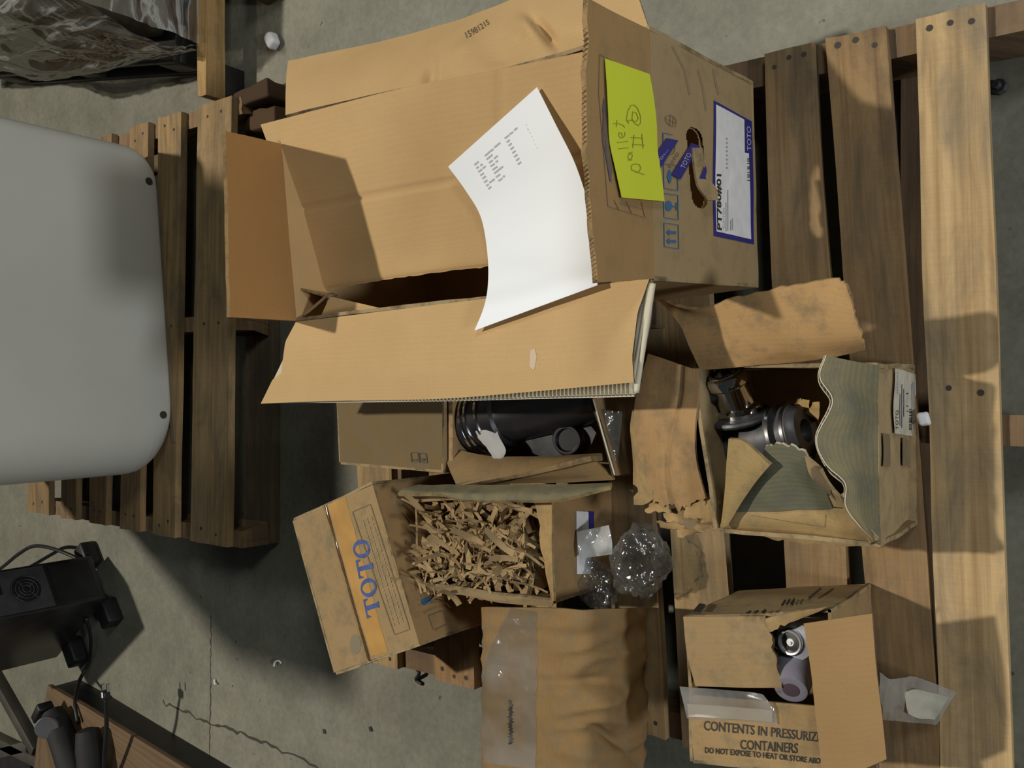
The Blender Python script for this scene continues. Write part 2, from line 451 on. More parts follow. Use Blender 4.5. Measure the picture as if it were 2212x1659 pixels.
M = {}
M['concrete'] = concrete()
M['wood'] = wood('pallet_wood', (.46, .325, .165))
M['wood_old'] = wood('weathered_wood', (.30, .205, .115), grey=(.13, .105, .08), stain=.75, lo=.36)
M['card'] = card('cardboard', (.565, .378, .178), dirt_amt=.06, flute=.04, grime=.6)
M['card_out'] = card('cardboard_outside', (.36, .262, .138), dirt=(.15, .125, .078), dirt_amt=.35, grime=.5)
M['card_old'] = card('old_cardboard', (.40, .292, .152), dirt=(.16, .14, .09), dirt_amt=.6, grime=.46)
M['card_grey'] = card('dirty_cardboard', (.27, .25, .17), dirt=(.11, .115, .09), dirt_amt=.7, grime=.44, flute=.25)
M['card_edge'] = card('board_edge', (.36, .27, .15), dirt=(.05, .04, .02), dirt_amt=.8, flute=0.0, grime=.45)
M['flute'] = plain('corrugating_medium', (.62, .56, .42), .85)
M['flute_dark'] = plain('board_gap', (.05, .04, .025), .9)
M['paper'] = plain('white_paper', (.90, .95, 1.0), .7)
M['yellow'] = plain('yellow_paper', (.62, .68, .035), .7)
M['label'] = mottled('label_paper', (.76, .76, .77), .5, var=.08, scale=40)
M['label_old'] = mottled('old_label_paper', (.52, .49, .40), .6, var=.15, scale=60)
M['blue'] = plain('blue_ink', (.028, .026, .20), .5)
M['blue_print'] = plain('blue_print', (.04, .13, .27), .7)
M['toto_blue'] = mottled('faded_blue_print', (.045, .085, .27), .7, var=.3, scale=90)
M['ink'] = plain('black_ink', (.03, .025, .02), .6)
M['ink_grey'] = plain('grey_print', (.36, .37, .39), .7)
M['ink_soft'] = plain('faded_print', (.17, .125, .075), .8)
M['pencil'] = plain('pen_line', (.27, .30, .03), .6)
M['white_print'] = plain('white_print', (.5, .48, .55), .6)
M['tape'] = film('clear_tape', tint=(.92, .90, .84), haze=.15, gloss=.12, rough=.10, bump=.25, bscale=18)
M['tape_amber'] = mottled('amber_tape', (.45, .255, .075), .28, var=.18, scale=14)
M['tape_brown'] = mottled('brown_tape', (.20, .155, .095), .22, var=.15, scale=14)
M['film'] = film('clear_film', haze=.055, gloss=.17, rough=.07, bump=1.0, bscale=38)
M['wrap'] = film('stretch_wrap', tint=(.92, .91, .89), haze=.08, gloss=.22, rough=.07, bump=.8, bscale=10, streak=(6, 3.2, 17))
M['grey_plastic'] = mottled('grey_white_plastic', (.61, .61, .555), .42, var=.05, scale=3)
M['black_plastic'] = mottled('black_plastic', (.012, .012, .012), .5, var=.3, scale=20)
M['black_satin'] = mottled('black_satin', (.016, .016, .017), .35, var=.3, scale=20)
M['dark_metal'] = mottled('dark_cast_metal', (.085, .085, .09), .45, metal=.35, var=.45, scale=24, bump=.3)
M['chrome'] = plain('chrome', (.62, .62, .63), .12, 1.0)
M['steel'] = plain('steel', (.45, .45, .46), .28, 1.0)
M['white_paint'] = plain('white_can_paint', (.60, .62, .70), .35)
M['cap'] = plain('purple_grey_cap', (.26, .25, .31), .3)
M['tin'] = plain('bright_tin', (.80, .80, .79), .32, .7)
M['cap_red'] = plain('dark_red_can_top', (.105, .07, .09), .4)
M['foam'] = mottled('white_foam', (.75, .75, .76), .8, var=.1, scale=60)
M['shred'] = card('shredded_kraft', (.46, .345, .19), dirt_amt=.3, flute=0.0)
M['ply'] = wood('plywood', (.42, .28, .15), stain=.2)
M['brown_load'] = mottled('brown_load', (.075, .058, .046), .6, var=.6, scale=6)
M['dark_dirt'] = plain('dark_dirt', (.05, .045, .035), .9)
M['tissue'] = plain('grey_tissue', (.42, .42, .41), .8)
C3 = lambda f, e=None, b=None: (M[f], M[e or 'card_edge'], M[b or f])
# ================================================================== the setting
Rnd = random.Random(4)
fl = mk('floor', [(-9, -6, 0), (9, -6, 0), (9, 12, 0), (-9, 12, 0)], [(0, 1, 2, 3)], M['concrete'])
tag(fl, 'grey stained concrete warehouse floor', None, kind='structure')
def crack(pts, w0, jit, seed):
    r = random.Random(seed); V, Fc = [], []
    P = [W(x, y, 0) for x, y in pts]; n = 40
    for i in range(n + 1):
        p = along(P, i / n, False); d = (along(P, min(1, i / n + .02), False) - along(P, max(0, i / n - .02), False)).normalized()
        s = Vector((-d.y, d.x, 0)); c = p + s * (r.random() - .5) * jit; ww = w0 * (.4 + r.random())
        V += [c + s * ww + Vector((0, 0, .0006)), c - s * ww + Vector((0, 0, .0006))]
    Fc = [(2 * i, 2 * i + 1, 2 * i + 3, 2 * i + 2) for i in range(n)]
    mk('crack', V, Fc, M['dark_dirt'], fl)
crack([(456, 1330), (455, 1480), (452, 1680)], .0024, .006, 1)
crack([(352, 1518), (450, 1560), (560, 1600), (720, 1675)], .0036, .016, 2)

def board(name, parent, a, b, c, d, t=.02, mat='wood', color=(1, 1, 1), nails=None, nu=16, wob=.0022, seed=0):
    """a, b = near edge ends, d, c = far edge ends (top surface); a plank with sawn, slightly uneven edges"""
    r = random.Random(seed * 13 + 5)
    near = [a.lerp(b, i / 6) + Vector((0, (r.random() - .5) * 2 * wob, (r.random() - .5) * .002)) for i in range(7)]
    far = [d.lerp(c, i / 6) + Vector((0, (r.random() - .5) * 2 * wob, (r.random() - .5) * .002)) for i in range(7)]
    s = Sheet([near, far], amp=.0008, freq=14, seed=seed, sv=False)
    o = s.build(name, M[mat], parent, nu=nu, nv=4, t=t, color=color, jag={'u0': .004, 'u1': .004})
    if nails:
        V, Fc = [], []
        for (u, v) in nails:
            p = s.ev(u, v, .0006); b0 = len(V); rr = .004 + r.random() * .0015
            for k in range(8): V.append(p + Vector((math.cos(k * .785) * rr, math.sin(k * .785) * rr, 0)))
            Fc.append(tuple(range(b0, b0 + 8)))
        n = mk('nail_heads', V, Fc, M['dark_dirt'], o); tag(n, 'dark rusty nail heads', kind='stuff')
    return s
V3 = Vector
# ---------------------------------------------------------------- pallet that carries the boxes
pal = thing('wooden_pallet', (-.05, .85, 0), 'large brown wooden pallet carrying the opened cardboard boxes', 'pallet')
XR, XL, DZ = .557, -.645, .14
def deck(yn1, yf1, yn0, yf0, color, seed, mat='wood', xl=XL, xr=XR, z=DZ, nails=True):
    rr = random.Random(seed); nl = []
    if nails:
        for u in (.02, .985): nl += [(u + rr.uniform(-.008, .008), v) for v in (.2, .5, .8)]
        nl += [(.52 + rr.uniform(-.02, .02), v) for v in (.25, .7)]
    return board('deck_board', pal, V3((xl, yn0, z)), V3((xr, yn1, z)), V3((xr, yf1, z)), V3((xl, yf0, z)), .02, mat, color, nl, seed=seed)
deck(.2075, .305, .172, .266, (1.12, 1.12, 1.12), 1)
deck(.346, .4385, .262, .353, (.66, .60, .56), 2)
B3n = [(1748, 105), (1790, 330), (1802, 620), (1824, 1200), (1850, 1700)]
deck(.458, .542, .385, .49, (.66, .62, .60), 3)
deck(.664, .768, .585, .688, (.85, .84, .82), 4)
deck(.80, .89, .722, .815, (.75, .72, .70), 5)
deck(1.02, 1.12, .95, 1.05, (.80, .78, .75), 6)
deck(1.215, 1.325, 1.168, 1.28, (.72, .62, .58), 7)
deck(1.44, 1.55, 1.392, 1.505, (.95, .92, .85), 8)
for (x0, x1, cc) in ((.512, .557, (.85, .8, .78)), (-.09, -.045, (.7, .66, .62)), (-.645, -.60, (.75, .68, .62))):
    board('stringer', pal, V3((x0, .13, .12)), V3((x1, .13, .12)), V3((x1, 1.52, .12)), V3((x0, 1.52, .12)), .088, 'wood_old', cc, seed=int(x0 * 100) + 70, nu=4)
for k, (a, b) in enumerate(((.262, .35), (.80, .90), (1.40, 1.50))):
    board('bottom_board', pal, V3((XL, a, .03)), V3((XR, a, .03)), V3((XR, b, .03)), V3((XL, b, .03)), .02, 'wood_old', (.8, .75, .72), seed=90 + k)
# ---------------------------------------------------------------- pallet behind, under the grey cover
pal2 = thing('wooden_pallet', (.17, 2.5, 0), 'worn wooden pallet with gaps between boards under the grey plastic cover', 'pallet')
def deck2(a1, b1, a0, b0, color, seed):
    rr = random.Random(seed)
    nl = [(u + rr.uniform(-.008, .008), v) for u in (.03, .97) for v in (.3, .7)] + [(.5, .3), (.5, .7)]
    return board('deck_board', pal2, V3((-.44, a0, DZ)), V3((.772, a1, DZ)), V3((.772, b1, DZ)), V3((-.44, b0, DZ)), .02, 'wood', color, nl, seed=seed)
deck2(2.004, 2.155, 2.02, 2.19, (.78, .76, .72), 21)
deck2(2.232, 2.35, 2.265, 2.38, (.80, .76, .70), 22)
deck2(2.40, 2.50, 2.45, 2.56, (.75, .70, .66), 23)
deck2(2.60, 2.70, 2.64, 2.74, (.6, .56, .52), 24)
deck2(2.78, 2.88, 2.82, 2.92, (.6, .56, .52), 25)
deck2(2.98, 3.12, 3.0, 3.15, (.6, .56, .52), 26)
for (x0, x1) in ((.725, .770), (.145, .19), (-.44, -.395)):
    board('stringer', pal2, V3((x0, 1.985, .12)), V3((x1, 1.985, .12)), V3((x1, 3.1, .12)), V3((x0, 3.1, .12)), .088, 'wood_old', (.95, .9, .85), seed=int(x0 * 100) + 40, nu=4)
for k, (a, b) in enumerate(((1.975, 2.09), (2.5, 2.6), (3.0, 3.1))):
    board('bottom_board', pal2, V3((-.44, a, .03)), V3((.772, a, .03)), V3((.772, b, .03)), V3((-.44, b, .03)), .025, 'wood_old', (.62, .66, .68), seed=50 + k)
# dark broken stringer ends sticking out at its corner
for (x, y, z, sx, sy, sz, rz) in ((.772, 1.955, .070, .045, .15, .095, .06), (.712, 1.950, .055, .055, .13, .075, -.05), (.755, 1.96, .015, .13, .12, .028, .02)):
    rbox('broken_stringer_end', (x, y, z), (sx, sy, sz), M['wood_old'], pal2, rz, .005, 2, (.30, .25, .22), disp=lambda p: .006 * mnoise.noise(p * 40), sub=3)

# ================================================================== background things
g = thing('plastic_cover', (.21, 2.42, .14), 'large pale grey molded plastic cover with rounded corners standing on the far pallet', 'cover')
rzg = math.atan2(.10, .90); gt = V3((math.cos(rzg), math.sin(rzg), 0)); gn = V3((math.sin(rzg), -math.cos(rzg), 0))
g0 = V3((.222, 2.300, .145)); HW = .468; TOPZ = .88
def gprof():
    pts = []; rl, rr_ = .13, .045
    pts.append((-HW, .36))
    for k in range(9): a = math.pi / 2 * k / 8; pts.append((-HW + rl - rl * math.cos(a), rl - rl * math.sin(a)))
    for k in range(1, 8): pts.append((-HW + rl + (2 * HW - rl - rr_) * k / 8, 0))
    for k in range(7): a = math.pi / 2 * k / 6; pts.append((HW - rr_ + rr_ * math.sin(a), rr_ - rr_ * math.cos(a)))
    pts.append((HW, .36)); return pts
grows = []
for z in (0, .004, .012, .025, .04, .06, .085, .12, .2, .32, .45, .60, .66, .70, .72, .733):
    rb = .085; ins = (rb - math.sqrt(max(0, rb * rb - (rb - z) ** 2))) if z < rb else 0
    zt_ = .733 - z; it = (rb - math.sqrt(max(0, rb * rb - (rb - zt_) ** 2))) if zt_ < rb else 0
    k_ = (HW - ins - it * .9) / HW
    grows.append([g0 + gt * (x * k_) - gn * (d + it * .8 + ins * .12) + V3((0, 0, z)) for x, d in gprof()])
gs = Sheet(grows, su=False, sv=False); gs.build('shell', M['grey_plastic'], g, 50, 60, .008)
Sheet([grows[-1][:1] + grows[-1][-1:], grows[-1][4:5] + grows[-1][-4:-3]], su=False).build('top_panel', M['grey_plastic'], g, 6, 6, .006)
Sheet([[g0 + gt * (-HW + .08) - gn * .004, g0 + gt * (HW - .08) - gn * .004], [g0 + gt * (-HW + .08) - gn * .02, g0 + gt * (HW - .08) - gn * .02]], sv=False).build('base_rim', M['tape_brown'], g, 10, 2, .005)
for (px, py) in ((322, 391), (353, 896)):
    d = (W(px, py, 0) - CAMP).normalized(); s_ = (g0 - CAMP).dot(gn) / d.dot(gn); p = CAMP + d * s_
    lathe('bolt_hole', p - gn * .004, gn, [(0, .0105), (.0048, .0105), (.0053, .009), (.0053, 0)], M['flute_dark'], g, 16)

# stretch-wrapped load on a black plastic pallet
def R_(*pts): return [W(*q) for q in pts]
wl = thing('wrapped_load', (1.5, 2.85, .13), 'dark brown load in shiny wrinkled stretch wrap on the black pallet', 'wrapped load')
rbox('load', (1.57, 2.775, .13 + .22), (.98, 1.14, .42), M['brown_load'], wl, -.17, .03, 2)
def rdg(q): return 1 - 2 * abs(mnoise.noise(q))
def wrinkle(sd):
    def f(u, v):
        a = .009 * rdg(V3((u * 3.0 + sd, v * 3.2 + u * 2.5, sd))) + .010 * rdg(V3((u * 7, v * 8 - u * 6, sd + 4))) + .004 * rdg(V3((u * 22, v * 10 + u * 14, sd + 9)))
        return a * min(1, 6 * v + .25)
    return f
base = R_(( 428, 104, .135), (300, 134, .135), (150, 164, .135), (60, 150, .14), (-90, 150, .14))
mid1 = [V3((q.x - .02 + .015 * (i % 2), q.y, .23)) for i, q in enumerate(base)]
mid2 = [V3((q.x + .01, q.y, .40)) for q in base]; mid3 = [V3((q.x + .10, q.y, .56)) for q in base]; mid4 = [V3((q.x + .5, q.y, .585)) for q in base]
Sheet([base, mid1, mid2, mid3, mid4], bump=wrinkle(2)).build('stretch_wrap', M['wrap'], wl, 130, 70, .0004)
Sheet([[q + V3((.012, 0, .004)) for q in r] for r in (base, mid1, mid2, mid3, mid4)], bump=wrinkle(7)).build('stretch_wrap', M['wrap'], wl, 100, 60, .0004)
fr_ = [[V3((base[0].x + .01, base[0].y, z)), V3((2.05, base[0].y, z))] for z in (.135, .30, .55)]
Sheet(fr_, bump=wrinkle(11)).build('stretch_wrap', M['wrap'], wl, 40, 20, .0004)
bp = thing('plastic_pallet', (1.5, 2.85, 0), 'black plastic pallet with square openings under the wrapped load', 'pallet')
bpc = V3((1.565, 2.80, 0)); bax, bay = V3((math.cos(.17), -math.sin(.17), 0)), V3((math.sin(.17), math.cos(.17), 0))
def bpp(x, y, z): return bpc + bax * x + bay * y + V3((0, 0, z))
rbox('deck', bpp(0, 0, .118), (1.08, 1.22, .024), M['black_plastic'], bp, -.17, .004, 2)
for x in (-.49, 0, .49):
    rbox('skid', bpp(x, 0, .012), (.10, 1.22, .024), M['black_plastic'], bp, -.17, .004, 2)
    for y in (-.54, 0, .54):
        rbox('foot', bpp(x, y, .065), (.10, .12, .084), M['black_plastic'], bp, -.17, .01, 3)
bmr = thing('wooden_beam', (1.2, 2.145, 0), 'wooden beam on dark spacers in front of the wrapped load', 'beam')
board('plank', bmr, V3((.80, 2.125, .135)), V3((1.6, 2.125, .135)), V3((1.6, 2.165, .135)), V3((.80, 2.165, .135)), .062, 'wood', (1.0, .9, .72), seed=61)
for x_ in (.86, 1.22, 1.55): rbox('spacer', (x_, 2.148, .036), (.09, .03, .07), M['black_plastic'], bmr, 0, .003, 2)
pb = rbox('wood_offcut', (1.24, 1.985, .05), (.34, .12, .10), M['wood_old'], None, .1, .005, 2, (.42, .34, .26))
tag(pb, 'brown wood offcut lying at the frame edge beside the beam', 'wood offcut')
# unseen carton stack added behind the grey cover to shade the cover and floor
for k in range(4):
    o = rbox('added_shade_carton', (.23, 2.95, .142 + k * .70 + .35), (1.0, .38, .70), M['card_out'], None, .0, .006, 2, (1, 1, 1))
    tag(o, ('unseen shade carton added directly behind the grey cover, bottom of the stack', 'unseen shade carton added behind the grey cover, second from the bottom of the stack', 'unseen shade carton added behind the grey cover, third from the bottom of the stack', 'unseen shade carton added behind the grey cover, top of the stack')[k], 'carton', 'added shade stack on the far pallet')
fo = rbox('foam_chunk', W(588, 88, .018), (.045, .035, .036), M['foam'], None, .6, .012, 3, disp=lambda p: .004 * mnoise.noise(p * 60))
tag(fo, 'small white foam chunk on the floor near the wrapped load', 'foam')

# ---------------------------------------------------------------- computer tower
pc = thing('computer_tower', (-.80, 3.05, 0), 'black computer tower with round fan grille standing on the floor', 'computer')
A = W(232, 1292, .05); D = W(120, 1425, .05); ax = (D - A); ax.z = 0; dep = ax.length; ax.normalize()     # side panel bottom edge
bx_ = V3((-ax.y, ax.x, 0)); bx_ = bx_ if bx_.x > 0 else -bx_                                               # towards the rear face's other side
wd, hh = .165, .44
cc = A + ax * .21 + bx_ * (wd / 2); rzp = math.atan2(ax.y, ax.x)
rbox('case', (cc.x, cc.y, .05 + hh / 2), (.42, wd, hh), M['black_satin'], pc, rzp, .006, 2)
rc = A + bx_ * (wd / 2); nb = -ax
def rear(u, z, off): return rc + bx_ * u + nb * off + V3((0, 0, z - .05))
rbox('rear_panel', rear(0, .31, .0015), (.004, wd - .02, .19), mottled('grey_rear_panel', (.055, .055, .06), .5, var=.2, scale=30), pc, rzp, .001, 1)
rbox('slot_panel', rear(0, .135, .0015), (.004, wd - .03, .13), M['black_plastic'], pc, rzp, .001, 1)
gr = lathe('fan_recess', rear(.0, .285, .003), nb, [(0, .046), (.002, .046), (.002, 0)], M['black_plastic'], pc, 32)
for r_ in (.012, .022, .033, .044):
    pts = [rear(r_ * math.cos(a * math.pi / 16), .285 + r_ * math.sin(a * math.pi / 16), .006) for a in range(33)]
    tube('fan_ring', pts, .0014, M['dark_metal'], pc, 6, 64)
for a in range(4):
    c_, s_ = math.cos(a * math.pi / 2 + .6), math.sin(a * math.pi / 2 + .6)
    tube('fan_spoke', [rear(.012 * c_, .285 + .012 * s_, .006), rear(.045 * c_, .285 + .045 * s_, .006)], .0013, M['dark_metal'], pc, 6, 2)
rbox('power_socket', rear(.02, .37, .004), (.006, .05, .03), M['black_plastic'], pc, rzp, .002, 2)
for t_ in (.02, .30):
    for sd in (-.028, wd + .028):
        p = A + ax * (t_ + .04) + bx_ * sd
        rbox('foot', (p.x, p.y, .028), (.06, .085, .056), M['black_plastic'], pc, rzp, .008, 2)
cb = tube('power_cable', [W(-60, 1268, .05), W(0, 1229, .08), W(40, 1197, .10), W(72, 1180, .10), W(110, 1184, .10), W(160, 1203, .08), W(188, 1222, .05)], .0065, M['black_plastic'], None)
tag(cb, 'black cable arching behind the computer tower', 'cable')
c2 = tube('computer_cable', [W(186, 1335, .10), W(196, 1380, .06), W(192, 1430, .02), W(172, 1470, .05), W(162, 1515, .115), W(168, 1560, .13)], .006, M['black_plastic'], None)
tag(c2, 'black cable hanging from the computer tower down to the plywood', 'cable')
# plywood on a low dark frame
pw = thing('plywood_platform', (-1.0, 2.75, 0), 'plywood sheet on a low dark frame in the corner with black tools on it', 'platform')
ZP = .115
a_, b_, c_, d_ = W(103, 1478, ZP), W(178, 1523, ZP), W(470, 1703, ZP), W(20, 1720, ZP)
s = Sheet([[W(103, 1480, ZP), W(178, 1523, ZP), W(470, 1703, ZP)], [W(96, 1520, ZP), W(80, 1600, ZP), W(60, 1760, ZP)]], su=False, sv=False)
s.build('plywood_sheet', M['ply'], pw, 12, 6, .015, color=(.40, .40, .42))
s2 = Sheet([[W(110, 1484, ZP - .016), W(178, 1523, ZP - .016), W(465, 1705, ZP - .016)], [W(98, 1525, ZP - .016), W(84, 1600, ZP - .016), W(64, 1755, ZP - .016)]], su=False, sv=False)
s2.build('frame', M['black_plastic'], pw, 8, 4, .098)
# tool
M['tool_black'] = mottled('matte_black', (.010, .010, .010), .75, var=.3, scale=20)
tl = thing('power_tool', tuple(W(150, 1600, ZP)), 'black power tool with a round grey dial lying on the plywood', 'tool')
p0, p1 = W(112, 1535, ZP + .045), W(170, 1690, ZP + .05)
lathe('body', p0, p1 - p0, [(0, .012), (.006, .034), (.05, .040), (.2, .046), (.34, .046), (.36, .03)], M['tool_black'], tl, 16)
p2, p3 = W(188, 1572, ZP + .05), W(205, 1700, ZP + .05)
lathe('battery_grip', p2, p3 - p2, [(0, .012), (.008, .034), (.06, .042), (.2, .044), (.26, .03)], M['tool_black'], tl, 16)
pd = W(102, 1570, ZP + .085)
lathe('dial', pd, (CAMP - pd).normalized() + V3((-.4, .1, .2)), [(0, .036), (.008, .036), (.011, .033), (.012, 0)], mottled('grey_dial', (.10, .10, .11), .5), tl, 24)
rbox('front_cap', W(92, 1538, ZP + .06), (.03, .07, .05), M['black_plastic'], tl, .9, .006, 2)
pl = thing('power_plug', tuple(W(228, 1500, .19)), 'black power plug with bright metal prongs above the plywood edge', 'plug')
tube('cord', [W(225, 1700, .14), W(226, 1640, .17), W(230, 1580, .19), W(229, 1530, .20), W(228, 1512, .205)], lambda t: .0085 - .003 * t, M['black_plastic'], pl)
rbox('plug_head', W(227, 1502, .208), (.026, .024, .022), M['black_satin'], pl, .1, .004, 2)
for dx in (-5.5, 5.5): rbox('prong', W(228 + dx, 1486, .212), (.024, .004, .010), M['chrome'], pl, .05, .0008, 1)
rbox('plug_label', W(221, 1502, .221), (.016, .007, .002), M['label'], pl, .1, .0005, 1)
# dark metal frame in the very corner
mf = thing('metal_rack_base', (-1.25, 2.95, 0), 'dark flat metal rack base lying on the floor in the lower left corner', 'rack')
for (q0, q1) in (((-20, 1455), (75, 1625)), ((-40, 1585), (110, 1660)), ((-60, 1640), (60, 1612))):
    P0, P1 = W(*q0, .03), W(*q1, .03); m_ = (P0 + P1) / 2; dd = P1 - P0
    rbox('bar', (m_.x, m_.y, .02), (dd.length, .04, .04), mottled('dark_steel_bar', (.05, .045, .035), .6), mf, math.atan2(dd.y, dd.x), .003, 2)
s = Sheet([[W(-60, 1600, .035), W(60, 1640, .035)], [W(-60, 1800, .035), W(100, 1760, .035)]], sv=False)
s.build('plate', M['black_plastic'], mf, 4, 4, .03)
# ================================================================== the big opened carton
ZT = .515
big = thing('open_carton', (.32, .93, DZ), 'large clean opened cardboard carton with blue-bordered label on its front', 'carton')
def R(*pts): return [W(*p) for p in pts]
def zz(pts, z): return [W(x, y, z) for x, y in pts]
NL, NR, FL, FR = W(1413, 606, ZT), W(1403, 66, ZT), W(640, 693, ZT), W(603, 292, ZT)
NLb, NRb = W(1638, 621, DZ), W(1627, 183, DZ)
FLb, FRb = V3((FL.x, FL.y, DZ)), V3((FR.x, FR.y, DZ))
front = Sheet([[NL, NR], [NLb, NRb]], amp=.0022, freq=7, seed=3)
hc = [front.inv(1500, 300), front.inv(1512, 425)]
def handle(u, v):
    (u0, v0), (u1, v1) = hc
    t = max(0, min(1, ((u - u0) * (u1 - u0)) / ((u1 - u0) ** 2)))
    return ((u - (u0 + (u1 - u0) * t)) / .05) ** 2 + ((v - (v0 + (v1 - v0) * t)) / .075) ** 2 < 1
front.build('front_wall', C3('card_out', None, 'card'), big, 170, 120, .006, hole=handle)
Sheet([[FL, FR], [FLb, FRb]], amp=.001).build('back_wall', C3('card', None, 'card_out'), big, 12, 10, .006)
Sheet([[NL, FL], [NLb, FLb]], amp=.002, seed=4).build('side_wall', C3('card', None, 'card_out'), big, 16, 10, .006)
Sheet([[NR, FR], [NRb, FRb]], amp=.002, seed=5).build('side_wall', C3('card', None, 'card_out'), big, 16, 10, .006)
up = V3((0, 0, .004))
Sheet([[NLb + up, NRb + up], [FLb + up, FRb + up]]).build('bottom', C3('card', None, 'card_out'), big, 6, 6, .004)
# front flap, standing
ff = Sheet([R((1414, 602, ZT), (1408, 330, ZT), (1401, 64, ZT)), R((1352, 606, .60), (1345, 330, .602), (1338, 32, .60)), R((1292, 610, .682), (1268, 330, .685), (1272, -4, .682))], amp=.0015, seed=6)
ff.build('front_flap', C3('card_out', None, 'card'), big, 30, 14, .007, jag={'v1': .003}, color=(1.02, .88, .72))
# far flap, standing
fb = Sheet([R((640, 693, ZT), (608, 310, ZT)), R((497, 685, .690), (488, 283, .690))], amp=.0012, seed=7)
fb.build('back_flap', C3('card', None, 'card_out'), big, 14, 10, .007, jag={'v1': .002}, color=(.74, .63, .50))
# right flap, folded out
def dents(u, v):
    g = lambda uc, vc, su, sv, tilt=0: math.exp(-(((u - uc - tilt * (v - vc)) / su) ** 2 + ((v - vc) / sv) ** 2))
    return (-.012 * g(.40, .08, .012, .12) - .012 * g(.425, .06, .008, .16) + .010 * g(.50, .30, .05, .18) - .022 * g(.735, .34, .016, .20, -.10)
            + .012 * g(.70, .38, .03, .22, -.1) - .012 * g(.885, .10, .010, .12) + .006 * g(.85, .25, .05, .2) - .006 * g(.60, .16, .04, .1))
rf = Sheet([R((615, 247, ZT), (870, 190, ZT), (1130, 138, ZT), (1402, 64, ZT)),
            R((617, 190, .485), (890, 118, .485), (1120, 55, .485), (1370, -30, .485)),
            R((622, 131, .44), (905, 70, .44), (1110, -4, .44), (1340, -120, .44))], amp=.003, freq=6, seed=8, bump=dents)
rf.build('side_flap', C3('card', None, 'card_out'), big, 130, 40, .006)
# left flap, folded out, its layers split open
lrows = [R((640, 695, .517), (900, 663, .517), (1150, 632, .517), (1403, 602, .517)),
         R((617, 738, .524), (890, 715, .524), (1150, 700, .525), (1378, 675, .525)),
         R((607, 806, .526), (890, 795, .527), (1150, 785, .528), (1366, 765, .528)),
         R((588, 820, .526), (890, 810, .527), (1150, 800, .528), (1366, 780, .528)),
         R((562, 872, .523), (720, 866, .524), (940, 862, .522), (1150, 846, .526), (1369, 826, .528))]
lf = Sheet(lrows, sv=False, amp=.0025, freq=7, seed=9)
lf.build('side_flap', C3('card', 'flute_dark', 'card_out'), big, 50, 26, .0025)
ll = Sheet([R((650, 698, .508), (1150, 640, .505), (1412, 606, .503)), R((620, 760, .508), (1150, 760, .502), (1404, 700, .498)),
            R((566, 871, .511), (900, 868, .508), (1150, 862, .506), (1371, 857, .505))], amp=.002, seed=10)
ll.build('flap_lower_liner', C3('flute', 'flute_dark', 'card_out'), big, 40, 16, .003)
def zigzag(name, A, B, n, amp, parent, mat, wid):
    """corrugated paper: a folded strip that follows path A (upper) with its folds along A-B"""
    V, Fc = [], []
    for i in range(n + 1):
        t = i / n; a = along(A, t, True); b = along(B, t, True)
        up_ = V3((0, 0, 1)) * amp * (1 if i % 2 else -1) * wid(t)
        V += [a + up_, b + up_]
    for i in range(n): Fc.append((2 * i, 2 * i + 1, 2 * i + 3, 2 * i + 2))
    return mk(name, V, Fc, mat, parent)
zigzag('corrugation', R((760, 866, .515), (940, 866, .512), (1150, 858, .515), (1369, 851, .516)), R((760, 800, .515), (940, 800, .512), (1150, 790, .515), (1369, 780, .516)), 150, .0065, big, M['flute'], lambda t: .35 + .75 * t)
for q, d0 in ((0, 0), (1, 7)):
    tube('flap_end_fold', R((1410 - d0, 612, .512), (1398 - d0, 690, .512), (1384 - d0, 780, .512), (1374 - d0, 848, .512)), .0045, M['flute'], big, 6)
# front flap corrugation along its torn top edge
fz = [ff.ev(i / 12, 1.0, -.0035) for i in range(13)]
fzb = [ff.ev(i / 12, .97, -.0035) for i in range(13)]
zigzag_pts = []
V, Fc = [], []
n = 120
for i in range(n + 1):
    t = i / n; a = ff.ev(t, 1.006, -.0035 + (.003 if i % 2 else -.003)); b = ff.ev(t, .95, -.0035 + (.003 if i % 2 else -.003)); V += [a, b]
for i in range(n): Fc.append((2 * i, 2 * i + 1, 2 * i + 3, 2 * i + 2))
mk('corrugation', V, Fc, M['card_edge'], big)
# inner pad leaning into the box
ip = thing('cardboard_pad', tuple(W(960, 400, .47)), 'smooth creased tan cardboard pad leaning inside the large opened carton', 'cardboard pad')
def crease(u, v): return -.004 * math.exp(-((v - .40) / .008) ** 2) - .0035 * math.exp(-((u - .60) / .006) ** 2)
pad = Sheet([R((563, 269, .524), (870, 190, .524), (1130, 139, .524), (1340, 95, .524)),
             R((600, 368, .500), (870, 300, .500), (1130, 255, .500), (1340, 215, .500)),
             R((634, 456, .474), (870, 410, .474), (1130, 365, .474), (1340, 320, .474)),
             R((668, 560, .452), (890, 520, .452), (1130, 482, .452), (1345, 445, .452)),
             R((688, 612, .442), (900, 578, .442), (1130, 550, .442), (1350, 520, .442)),
             R((691, 627, .436), (905, 594, .436), (1130, 567, .436), (1350, 540, .436))], amp=.0012, freq=5, seed=11, bump=crease)
pad.build('board', C3('card'), ip, 70, 70, .004, jag={'v1': .002})
# small dividers at the far corner
dv = thing('cardboard_divider', tuple(W(690, 655, .46)), 'small folded V-shaped cardboard divider in the corner of the large carton', 'divider')
for (a, b, c, d) in (((650, 622, .498), (712, 640, .498), (668, 618, .40), (730, 636, .40)),
                     ((708, 640, .500), (656, 684, .500), (726, 636, .40), (670, 680, .40)),
                     ((712, 640, .495), (850, 672, .470), (690, 690, .505), (800, 690, .480))):
    Sheet([R(a, b), R(c, d)], sv=False, amp=.001).build('panel', C3('card'), dv, 6, 6, .004)

